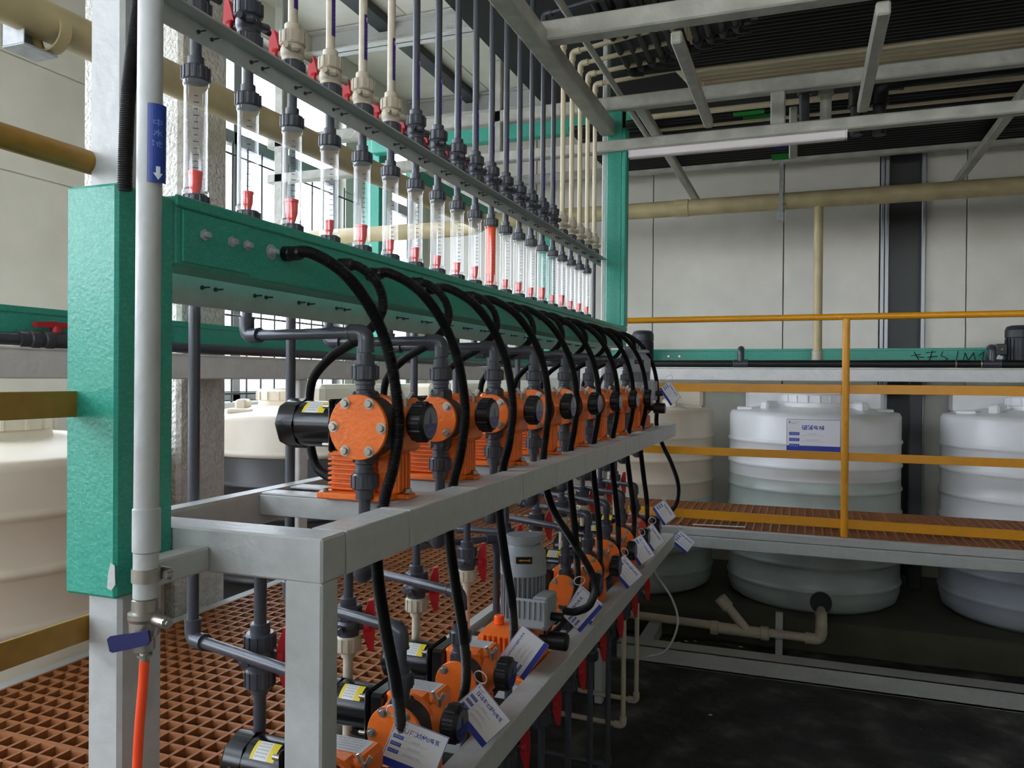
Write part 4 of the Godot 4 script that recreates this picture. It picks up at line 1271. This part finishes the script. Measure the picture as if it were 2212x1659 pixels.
	# stroke adjuster
	var kz := -.072
	mb = MB.new(); mb.lathe(Vector3(.04, .135, kz), Vector3.RIGHT, [Vector2(.03, 0), Vector2(.026, .012), Vector2(.022, .03)], 24); part(t, "adjuster_neck", mb, M.orange)
	mb = MB.new()
	mb.lathe(Vector3(.068, .135, kz), Vector3.RIGHT, [Vector2(0, 0), Vector2(.030, 0), Vector2(.0325, .004), Vector2(.0325, .026), Vector2(.028, .031), Vector2(0, .0305)], 32)
	for k in 12:
		var a := TAU * k / 12
		mb.box(Vector3(.083, .135 + sin(a) * .0325, kz + cos(a) * .0325), Vector3(.024, .005, .009), .002, Basis(Vector3.RIGHT, -a + PI / 2))
	var sk := part(t, "stroke_knob", mb, M.knob)
	mb = MB.new()
	var c0 := Vector3(.0992, .135, kz)
	for k in 28:
		var a0 := TAU * k / 28
		var a1 := TAU * (k + 1) / 28
		var s := mb.v.size()
		mb.tri(c0, c0 + Vector3(0, cos(a0), -sin(a0)) * .0265, c0 + Vector3(0, cos(a1), -sin(a1)) * .0265)
		mb.uv[s] = Vector2(.5, .5); mb.uv[s + 1] = Vector2(.5 + sin(a0) * .46, .5 - cos(a0) * .46); mb.uv[s + 2] = Vector2(.5 + sin(a1) * .46, .5 - cos(a1) * .46)
	part(sk, "knob_emblem", mb, M.knob_face, "round emblem with a blue drop")
	mb = MB.new(); mb.cyl(Vector3(.052, .16, kz), Vector3(.052, .175, kz), .004, 10); mb.box(Vector3(.044, .18, kz), Vector3(.008, .016, .003), .001, Basis(Vector3(0, 0, 1), .5)); mb.box(Vector3(.06, .18, kz), Vector3(.008, .016, .003), .001, Basis(Vector3(0, 0, 1), -.5)); part(t, "wing_screw", mb, M.steel)
	return t

func make_grey_pump(called: String, label: String, at: Vector3) -> void:
	# vertical grey motor on an orange gearbox
	var t := thing(called, label, "pump", at, "grey vertical-motor pumps")
	var mb := MB.new()
	mb.bb(-.12, .05, 0, .011, -.10, .13, .002); mb.bb(-.10, .04, .01, .05, -.08, .11, .004); part(t, "base_plate", mb, M.orange)
	mb = MB.new()
	mb.prism(PackedVector2Array([Vector2(-.07, .045), Vector2(.055, .045), Vector2(.055, .10), Vector2(.03, .125), Vector2(-.05, .125), Vector2(-.07, .10)]), Vector3(-.02, 0, -.05), Vector3(1, 0, 0), Vector3(0, 1, 0), Vector3(0, 0, .16))
	for k in 9:
		mb.bb(-.075 + k * .0145, -.072 + k * .0145 + .003, .05, .105, .108, .122, .001)
	var ggh := part(t, "gear_housing", mb, M.orange)
	mb = MB.new(); mb.lathe(Vector3(-.045, .125, .075), Vector3.UP, [Vector2(.011, 0), Vector2(.0135, .003), Vector2(.0135, .02), Vector2(.011, .023), Vector2(0, .023)], 12); part(ggh, "filler_cap", mb, M.orange_cap)
	var ax := Vector3(-.01, 0, -.01)
	mb = MB.new(); mb.lathe(ax, Vector3.UP, [Vector2(.05, .105), Vector2(.062, .112), Vector2(.062, .125), Vector2(.05, .128), Vector2(.05, .245)], 28); part(t, "motor_body", mb, M.motor_grey)
	mb = MB.new()
	for k in 30:
		var a := TAU * k / 30
		mb.box(ax + Vector3(cos(a) * .054, .187, sin(a) * .054), Vector3(.011, .115, .0025), 0, Basis(Vector3.UP, -a))
	part(t, "cooling_fins", mb, M.motor_grey)
	mb = MB.new(); mb.lathe(ax, Vector3.UP, [Vector2(.05, .243), Vector2(.0615, .243), Vector2(.0615, .275), Vector2(.060, .278), Vector2(.060, .300), Vector2(.048, .315), Vector2(.045, .32), Vector2(0, .32)], 28); part(t, "fan_cowl", mb, M.motor_grey)
	mb = MB.new(); mb.lathe(ax, Vector3.UP, [Vector2(.04, .318), Vector2(.04, .328), Vector2(.055, .330), Vector2(.055, .338), Vector2(.045, .344), Vector2(0, .346)], 28); part(t, "rain_cap", mb, M.motor_grey)
	mb = MB.new(); mb.box(ax + Vector3(.022, .288, .0572), Vector3(.042, .018, .0012), 0, Basis(Vector3.UP, .37)); part(t, "label_plate", mb, M.black)
	mb = MB.new()
	var b := Basis(Vector3.UP, .37)
	var c := ax + Vector3(.0223, .288, .0581)
	mb.quad(c + b * Vector3(-.02, .009, 0), c + b * Vector3(.02, .009, 0), c + b * Vector3(.02, -.009, 0), c + b * Vector3(-.02, -.009, 0)); part(t, "arrow_sticker", mb, M.arrow, "black sticker with a yellow arrow")
	mb = MB.new(); mb.bb(.045, .085, .12, .205, -.005, .075, .004); part(t, "terminal_box", mb, M.motor_grey)
	mb = MB.new(); mb.bb(.0, .086, .125, .20, .075, .088, .005)
	for k in 5:
		mb.bb(.012 + k * .014, .0145 + k * .014, .15, .197, .088, .092, .0008)
	var tc := part(t, "terminal_cover", mb, M.motor_grey)
	mb = MB.new(); mb.cyl(Vector3(0, 0, .088), Vector3(0, 0, .092), .0035, 10)
	var cs := mb.mesh(M.steel)
	for p in [Vector2(.008, .132), Vector2(.078, .132), Vector2(.008, .193), Vector2(.078, .193)]:
		again(tc, "cover_screw", cs, Vector3(p.x, p.y, 0))
	mb = MB.new(); mb.cyl(Vector3(.085, .15, .04), Vector3(.115, .15, .04), .011, 12); part(t, "cable_gland", mb, M.black)
	mb = MB.new(); mb.cyl(Vector3(.05, .085, .03), Vector3(.075, .085, .03), .011, 14); mb.cyl(Vector3(.075, .085, .03), Vector3(.125, .085, .03), .023, 18, -1, .003); part(t, "stroke_knob", mb, M.knob)
	mb = MB.new(); mb.lathe(Vector3(-.01, .1, -.06), Vector3(0, 0, -1), [Vector2(.055, 0), Vector2(.055, .03), Vector2(0, .03)], 28); part(t, "liquid_end", mb, M.head)
	mb = MB.new(); mb.lathe(Vector3(-.01, .1, -.09), Vector3(0, 0, -1), [Vector2(.06, 0), Vector2(.06, .008), Vector2(0, .008)], 28); part(t, "end_plate", mb, M.orange)

func build_pumps() -> void:
	var gu := "orange dosing pumps on the upper shelf"
	var gl := "orange dosing pumps on the lower shelf"
	var p := make_pump("dosing_pump", "orange dosing pump on upper shelf, first from the near green post", Vector3(-.695, 1.39, -1.135), gu, true)
	var sp := make_pump("dosing_pump", "orange dosing pump on upper shelf, second from the near green post", Vector3(-.695, 1.39, -1.4285), gu, false)
	for k in range(2, 8):
		copy(sp if k in [2, 6] else p, Vector3(-.695, 1.39, -1.135 - .2935 * k), "orange dosing pump on upper shelf, %s from the near green post" % ORD[k], gu)
	make_grey_pump("vertical_pump", "pump with grey vertical motor at the far end of upper shelf", Vector3(-.70, 1.39, -3.50))
	var n := 0
	for k in 10:
		if k == 3 or k == 4:
			continue
		var q := copy(sp if k in [2, 5] else p, Vector3(-.672, .842, -.968 - .258 * k), "orange dosing pump on lower shelf, %s from the near green post" % ORD[n], gl)
		n += 1
		if k == 9:
			q.set_meta("label", "red dosing pump at the far end of the lower shelf")
			for ch in ["gear_housing", "pedestal", "base_plate", "end_plate", "diaphragm_flange", "adjuster_neck", "motor_gearhead"]:
				(q.get_node(ch) as MeshInstance3D).material_override = M.red_pump
	make_grey_pump("vertical_pump", "pump with large grey vertical motor and yellow arrow on lower shelf", Vector3(-.69, .842, -1.97))
	# suction lines under the upper pumps: pipe, elbow, then a valve down to the tank line
	var vm: Node3D = null
	for k in 9:
		var z := -1.16 - .2935 * k
		var t := thing("suction_pipe", "dark suction pipe under upper-shelf pump, %s from near post" % ORD[k], "pipe", Vector3(-.695, 1.41, z), "suction pipes under the upper pumps")
		pipework(t, [Vector3(0, .0, 0), Vector3(0, -.145, 0), Vector3(-.155, -.145, -.2), Vector3(-.155, -.25, -.2)], .0098, M.upvc, 12, 1.6)
		var mb := MB.new(); mb.cyl(Vector3(-.155, -.365, -.2), Vector3(-.155, -.75, -.2), .0098, 12); part(t, "drop_pipe", mb, M.beige)
		var at := Vector3(-.85, 1.105, z - .2)
		var lab := "ball valve with red handle below upper shelf, %s from near post" % ORD[k + 1]
		if vm == null:
			vm = make_valve("suction_valve", lab, at, M.upvc, M.upvc, M.beige, "suction valves below the upper shelf")
			vm.rotation.y = PI + .5
		else:
			copy(vm, at, lab, "suction valves below the upper shelf", PI + .5)
	make_valve("suction_valve", "all dark ball valve with red handle beside the near rack post", Vector3(-.859, 1.127, -1.10), M.upvc, M.upvc, M.upvc, "suction valves below the upper shelf").rotation.y = PI + .4
	var s0 := thing("suction_pipe", "dark upright pipe through the dark valve beside near rack post", "pipe", Vector3(-.859, 1.33, -1.10))
	var mb0 := MB.new(); mb0.cyl(Vector3(0, 0, 0), Vector3(0, -.15, 0), .0105, 12); mb0.cyl(Vector3(0, -.265, 0), Vector3(0, -.55, 0), .0105, 12); part(s0, "pipe", mb0, M.upvc)
	# suction lines under the lower shelf with hanging red-handled valves
	var vl: Node3D = null
	for k in 10:
		var z := -.993 - .258 * k
		var t := thing("floor_pipe", "dark suction pipe under the lower shelf, %s from near post" % ORD[k], "pipe", Vector3(-.66, .86, z), "suction pipes under the lower shelf")
		var bg := k >= 8
		pipework(t, [Vector3(0, .02, 0), Vector3(0, -.66 if not bg else -.62, 0), Vector3(-.26, -.66 if not bg else -.62, -.02)], .0098, M.beige if bg else M.upvc, 12, 1.4)
		var lab := "ball valve with red handle under the lower shelf, %s from near post" % ORD[k]
		if vl == null:
			vl = make_valve("floor_valve", lab, Vector3(-.66, .72, z), M.upvc, M.upvc, M.upvc, "valves under the lower shelf")
			vl.rotation.y = PI + .3
		else:
			copy(vl, Vector3(-.66, .72, z), lab, "valves under the lower shelf", PI + .3)

# ---------------------------------------------------------------- hoses and tags
func build_hoses() -> void:
	for k in 10:
		var dz := -.272 * k
		# front hose: beam web, out and down behind the front rails, then back to a lower pump motor
		var t := thing("cable_hose", "black corrugated hose from green beam to lower pump, %s from near post" % ORD[k], "hose", Vector3(-.83, 1.808, -1.121 + dz), "corrugated hoses to the lower pumps")
		var sag := rng.randf_range(-.01, .01)
		var w := rng.randf_range(-.012, .012)
		var pts := [Vector3(0, 0, 0), Vector3(.05, .0, -.002), Vector3(.12, -.045, -.012), Vector3(.175, -.14, -.03), Vector3(.198, -.27 + sag, -.04), Vector3(.193, -.35, -.035), Vector3(.185, -.415, -.02 + w), Vector3(.188, -.50, .0 + w * 2), Vector3(.198, -.61, -.01 + w * 2), Vector3(.205, -.73, -.03), Vector3(.20, -.83, -.045), Vector3(.185, -.895, .0), Vector3(.17, -.925, .09), Vector3(.145, -.933, .2), Vector3(.09, -.92, .3), Vector3(.01, -.89, .34)]
		if k == 3:
			pts = [Vector3(0, 0, 0), Vector3(.05, .0, -.002), Vector3(.12, -.045, -.012), Vector3(.175, -.14, -.03), Vector3(.198, -.27, -.04), Vector3(.193, -.35, -.035), Vector3(.188, -.44, -.03), Vector3(.20, -.55, -.07), Vector3(.245, -.66, -.14), Vector3(.30, -.745, -.13), Vector3(.312, -.79, -.05), Vector3(.285, -.8, .0), Vector3(.255, -.798, .007)]
		elif k == 9:
			pts = [Vector3(0, 0, 0), Vector3(.05, .0, -.002), Vector3(.12, -.045, -.012), Vector3(.175, -.14, -.03), Vector3(.198, -.27, -.04), Vector3(.193, -.35, -.045), Vector3(.19, -.415, -.06), Vector3(.205, -.50, -.11), Vector3(.235, -.60, -.2), Vector3(.26, -.72, -.27), Vector3(.25, -.81, -.26), Vector3(.2, -.85, -.17), Vector3(.13, -.86, -.05)]
		var mb := MB.new()
		corrugated(mb, pts, .0084, .0102)
		part(t, "hose", mb, M.hose)
		mb = MB.new(); mb.lathe(Vector3.ZERO, Vector3.RIGHT, [Vector2(0, 0), Vector2(.013, 0), Vector2(.013, .012), Vector2(.0122, .014), Vector2(.0122, .028), Vector2(.0105, .034), Vector2(.008, .034)], 16); part(t, "hose_connector", mb, M.hose)
	for k in 9:
		var z := -1.29 - .2935 * k
		var t := thing("motor_hose", "black corrugated hose curling to upper pump motor, %s from near post" % ORD[k], "hose", Vector3(-.83, 1.812, z), "corrugated hoses to the upper pump motors")
		var pts := [Vector3(0, 0, 0), Vector3(.04, -.004, -.004), Vector3(.075, -.04, -.015), Vector3(.075, -.085, -.03), Vector3(.03, -.13, -.04), Vector3(-.04, -.17, -.04), Vector3(-.085, -.215, -.04), Vector3(-.098, -.27, -.045), Vector3(-.095, -.34, -.045), Vector3(-.075, -.39, -.04), Vector3(-.03, -.412, -.03)]
		var mb := MB.new()
		corrugated(mb, pts, .0076, .0093)
		part(t, "hose", mb, M.hose)
		mb = MB.new(); mb.lathe(Vector3.ZERO, Vector3.RIGHT, [Vector2(0, 0), Vector2(.013, 0), Vector2(.013, .012), Vector2(.012, .026), Vector2(.008, .03)], 16); part(t, "hose_connector", mb, M.hose)
	# hanging tags: centre, roll angle, yaw
	var tags := [
		["铬UF次钠加药泵", Vector3(-.60, .985, -1.165), -.42, .45, "white and blue tag on first hose, upright near the frame bottom"],
		["铬还原池酸加药泵", Vector3(-.59, .940, -1.428), -.86, .4, "white and blue tag tilted on second hose above the lower rail"],
		["铬过滤中间水箱酸加药泵", Vector3(-.59, .984, -1.672), .95, .35, "white and blue tag with long heading before the orange finned gearbox"],
		["铬储药加药泵", Vector3(-.58, .955, -2.13), .85, .4, "tag hanging below the grey motor's terminal box"],
		["铬储药加药泵", Vector3(-.595, .943, -2.23), -.75, .9, "narrow tag seen edge-on behind the terminal box tag"],
		["铬还原池酸加药泵", Vector3(-.59, .92, -2.757), -.8, .35, "tag on sixth hose resting on the lower front rail"],
		["铬UF次钠加药泵", Vector3(-.59, .945, -3.014), -.95, .35, "tag with block heading on seventh hose above lower rail"],
		["铬储药加药泵", Vector3(-.595, .94, -3.30), -1.0, .8, "narrow tag turned aside on eighth hose"],
		["铬储药加药泵", Vector3(-.595, 1.0, -3.587), -1.0, .7, "small tag before the red pump at rack end"],
		["铬还原池酸加药泵", Vector3(-.56, .80, -3.95), -.6, .2, "tag hanging lowest beyond the end of lower rail"],
		["铬储药加药泵", Vector3(-.58, 1.54, -3.63), -1.0, .9, "tag hanging beside the upper grey motor's terminal box"],
	]
	for e in tags:
		var at: Vector3 = e[1]
		var t := thing("equipment_tag", e[4], "tag", at, "laminated tags on the pump hoses")
		var toward := Vector3(-at.x, 1.6 - at.y, -at.z).normalized()
		var yaw: float = atan2(toward.x, toward.z) + (e[3] - .4) * 1.2
		t.basis = Basis(Vector3.UP, yaw) * Basis(Vector3.RIGHT, -.22) * Basis(Vector3(0, 0, 1), e[2]).scaled(Vector3.ONE * 1.1)
		var mb := MB.new(); mb.bb(-.043, .043, -.034, .034, -.0012, .0, .0003); part(t, "card", mb, M.tie)
		mb = MB.new(); mb.quad(Vector3(-.0425, .0335, .0004), Vector3(.0425, .0335, .0004), Vector3(.0425, -.0335, .0004), Vector3(-.0425, -.0335, .0004)); part(t, "print", mb, M.card[e[0]])
		mb = MB.new()
		var lp := []
		for k in 13:
			var a := TAU * k / 12
			lp.append(Vector3(-.041 + cos(a) * .013 - .008, .034 + sin(a) * .010 + .006, -.004 + sin(a) * .012))
		mb.tube(PackedVector3Array(lp), .0012, 6); part(t, "cable_tie", mb, M.tie)

# ---------------------------------------------------------------- other small things
func build_small() -> void:
	# grey service pipe with ball valve and orange tube, by the near post
	var sp := thing("service_pipe", "slim grey painted pipe before the near green post", "pipe", Vector3(-.745, 1.33, -.745))
	var mb := MB.new(); mb.cyl(Vector3(-.006, 0, 0), Vector3(.006, 2.5, 0), .0145, 18); part(sp, "pipe", mb, M.grey)
	mb = MB.new(); mb.cyl(Vector3(-.005, .055, 0), Vector3(-.005, .11, 0), .0163, 18, -1, .002); part(sp, "coupling", mb, M.grey)
	mb = MB.new()
	for k in 8:
		var a0 := -.9 + 1.7 * k / 8
		var a1 := -.9 + 1.7 * (k + 1) / 8
		var p := Vector3(.0025 + sin(a0) * .0149, .61, cos(a0) * .0149)
		var q := Vector3(.0025 + sin(a1) * .0149, .61, cos(a1) * .0149)
		var s := mb.v.size()
		mb.quad(p, q, q - Vector3(.0004, .094, 0), p - Vector3(.0004, .094, 0))
		mb.uv[s] = Vector2(k / 8.0, 0); mb.uv[s + 1] = Vector2((k + 1) / 8.0, 0); mb.uv[s + 2] = Vector2((k + 1) / 8.0, 1); mb.uv[s + 3] = Vector2(k / 8.0, 1)
	var lb := part(sp, "arrow_label", mb, M.blue_label, "blue label with white arrow")
	lb.rotation.y = 1.2
	lb.position.y = -.014
	mb = MB.new(); mb.lathe(Vector3(-.005, .02, 0), Vector3.UP, [Vector2(.0148, 0), Vector2(.017, 0), Vector2(.017, .016), Vector2(.0148, .016)], 18); mb.box(Vector3(-.005, .028, -.016), Vector3(.05, .016, .003), .001); mb.cyl(Vector3(.018, .028, -.016), Vector3(.018, .028, -.006), .005, 6); part(sp, "pipe_clamp", mb, M.steel)
	var bv := thing("drain_valve", "stainless ball valve with blue lever at the grey pipe's end", "valve", Vector3(-.752, 1.325, -.745))
	mb = MB.new(); mb.cyl(Vector3(0, .004, 0), Vector3(0, -.012, 0), .0155, 6, -1, .001); mb.lathe(Vector3(0, -.045, 0), Vector3.UP, [Vector2(.012, 0), Vector2(.0165, .004), Vector2(.018, .012), Vector2(.018, .022), Vector2(.0195, .026), Vector2(.0195, .032), Vector2(.014, .034)], 20); mb.cyl(Vector3(0, -.045, 0), Vector3(0, -.06, 0), .0125, 6, -1, .001)
	mb.cyl(Vector3(.012, -.02, .0), Vector3(.036, -.02, .006), .0075, 12); mb.cyl(Vector3(0, -.06, 0), Vector3(0, -.072, 0), .006, 12); mb.cyl(Vector3(0, -.064, 0), Vector3(0, -.067, 0), .009, 12); part(bv, "valve_body", mb, M.steel)
	mb = MB.new(); mb.cyl(Vector3(.036, -.02, .006), Vector3(.042, -.02, .0075), .008, 6); mb.cyl(Vector3(.042, -.02, .0075), Vector3(.046, -.02, .0085), .0045, 10); part(bv, "stem_nut", mb, M.steel)
	mb = MB.new()
	mb.prism(PackedVector2Array([Vector2(-.035, -.009), Vector2(-.030, -.011), Vector2(.028, -.008), Vector2(.034, -.004), Vector2(.034, .009), Vector2(-.03, .009), Vector2(-.036, .006)]), Vector3(-.002, -.042, .0195), Vector3(.97, .24, .05), Vector3(-.24, .97, 0), Vector3(0, 0, .003)); part(bv, "lever", mb, M.blue)
	var oh := thing("orange_tube", "thin bright orange tube hanging from the blue-levered valve", "tube", Vector3(-.752, 1.255, -.745))
	mb = MB.new(); mb.tube(spline([Vector3(0, 0, 0), Vector3(-.002, -.03, 0), Vector3(-.008, -.09, 0), Vector3(-.011, -.15, 0), Vector3(-.008, -.22, 0), Vector3(0, -.4, 0), Vector3(.02, -.9, -.01)], .02), .0058, 14); part(oh, "tube", mb, M.hose_orange)
	# corrugated conduit up the near post
	var cc := thing("conduit_hose", "dark grey corrugated hose climbing the tall grey near post", "hose", Vector3(-.83, 1.845, -.80))
	mb = MB.new()
	corrugated(mb, [Vector3(.022, -.012, .035), Vector3(.024, .034, .036), Vector3(.028, .109, .036), Vector3(.036, .166, .036), Vector3(.045, .222, .036), Vector3(.07, .4, .036), Vector3(.09, 1.0, .03)], .0075, .009, .0034, 12); part(cc, "hose", mb, M.black)
	# strainer pipe run on the floor
	var yp := thing("strainer_pipe", "beige pipe run with Y strainer low before the white tank", "pipe", Vector3(-.48, .15, -4.75))
	pipework(yp, [Vector3(-.9, .03, 0), Vector3(.575, 0, 0), Vector3(.575, .12, 0), Vector3(.575, .12, -.2)], .024, M.beige, 16, 1.3)
	mb = MB.new(); mb.cyl(Vector3(-.02, .0, 0), Vector3(.3, -.005, 0), .03, 18); mb.cyl(Vector3(.18, 0, 0), Vector3(.04, .16, 0), .027, 18); mb.cyl(Vector3(.07, .125, 0), Vector3(.02, .18, 0), .036, 18, -1, .004)
	for x in [-.03, .25]:
		mb.cyl(Vector3(x, 0, 0), Vector3(x + .045, 0, 0), .04, 18, -1, .004)
	part(yp, "strainer_body", mb, M.beige)
	mb = MB.new(); mb.cyl(Vector3(.575, .16, -.2), Vector3(.575, .16, -.17), .06, 20); part(yp, "tank_bush", mb, M.black)
	mb = MB.new(); mb.bb(.33, .37, -.15, .12, -.05, -.02, .003); mb.cyl(Vector3(.335, 0, 0), Vector3(.365, 0, 0), .027, 16); part(yp, "support", mb, M.grey)
	# white hose from under the rack
	var wh := thing("white_tube", "thin white tube curving to the floor by the kerb", "tube", Vector3(-.70, .78, -4.0))
	mb = MB.new(); mb.tube(spline([Vector3(-.02, 0, .15), Vector3(-.03, -.2, -.15), Vector3(.045, -.33, -.2), Vector3(.08, -.44, -.2), Vector3(.06, -.54, -.2), Vector3(.01, -.62, -.2), Vector3(-.08, -.66, -.2)], .02), .006, 10); part(wh, "tube", mb, M.tie)
	# clear offcut of film on the platform
	var fm := thing("film_scrap", "strip of clear plastic film lying on the platform edge", "scrap", Vector3(-.45, .853, -4.15))
	mb = MB.new(); mb.box(Vector3(.04, .004, 0), Vector3(.26, .002, .02), 0, Basis(Vector3.UP, .12)); part(fm, "strip", mb, M.tie)
	# paper scraps on the floor
	var sc := MB.new(); sc.box(Vector3.ZERO, Vector3(.03, .004, .02), .001)
	var sm := sc.mesh(M.white)
	for k in 22:
		var q := thing("paper_scrap", "tiny white paint or paper fleck on the dark floor", "scrap", Vector3(rng.randf_range(-.5, 1.0), .0025, rng.randf_range(-4.3, -2.2)), "white flecks on the dark floor", rng.randf() * 3)
		if k < 8:
			q.position = Vector3(rng.randf_range(-.75, -.35), .0025, rng.randf_range(-4.95, -4.65))
		var pp := again(q, "fleck", sm, Vector3.ZERO)
		pp.scale = Vector3.ONE * rng.randf_range(.35, 1.0)
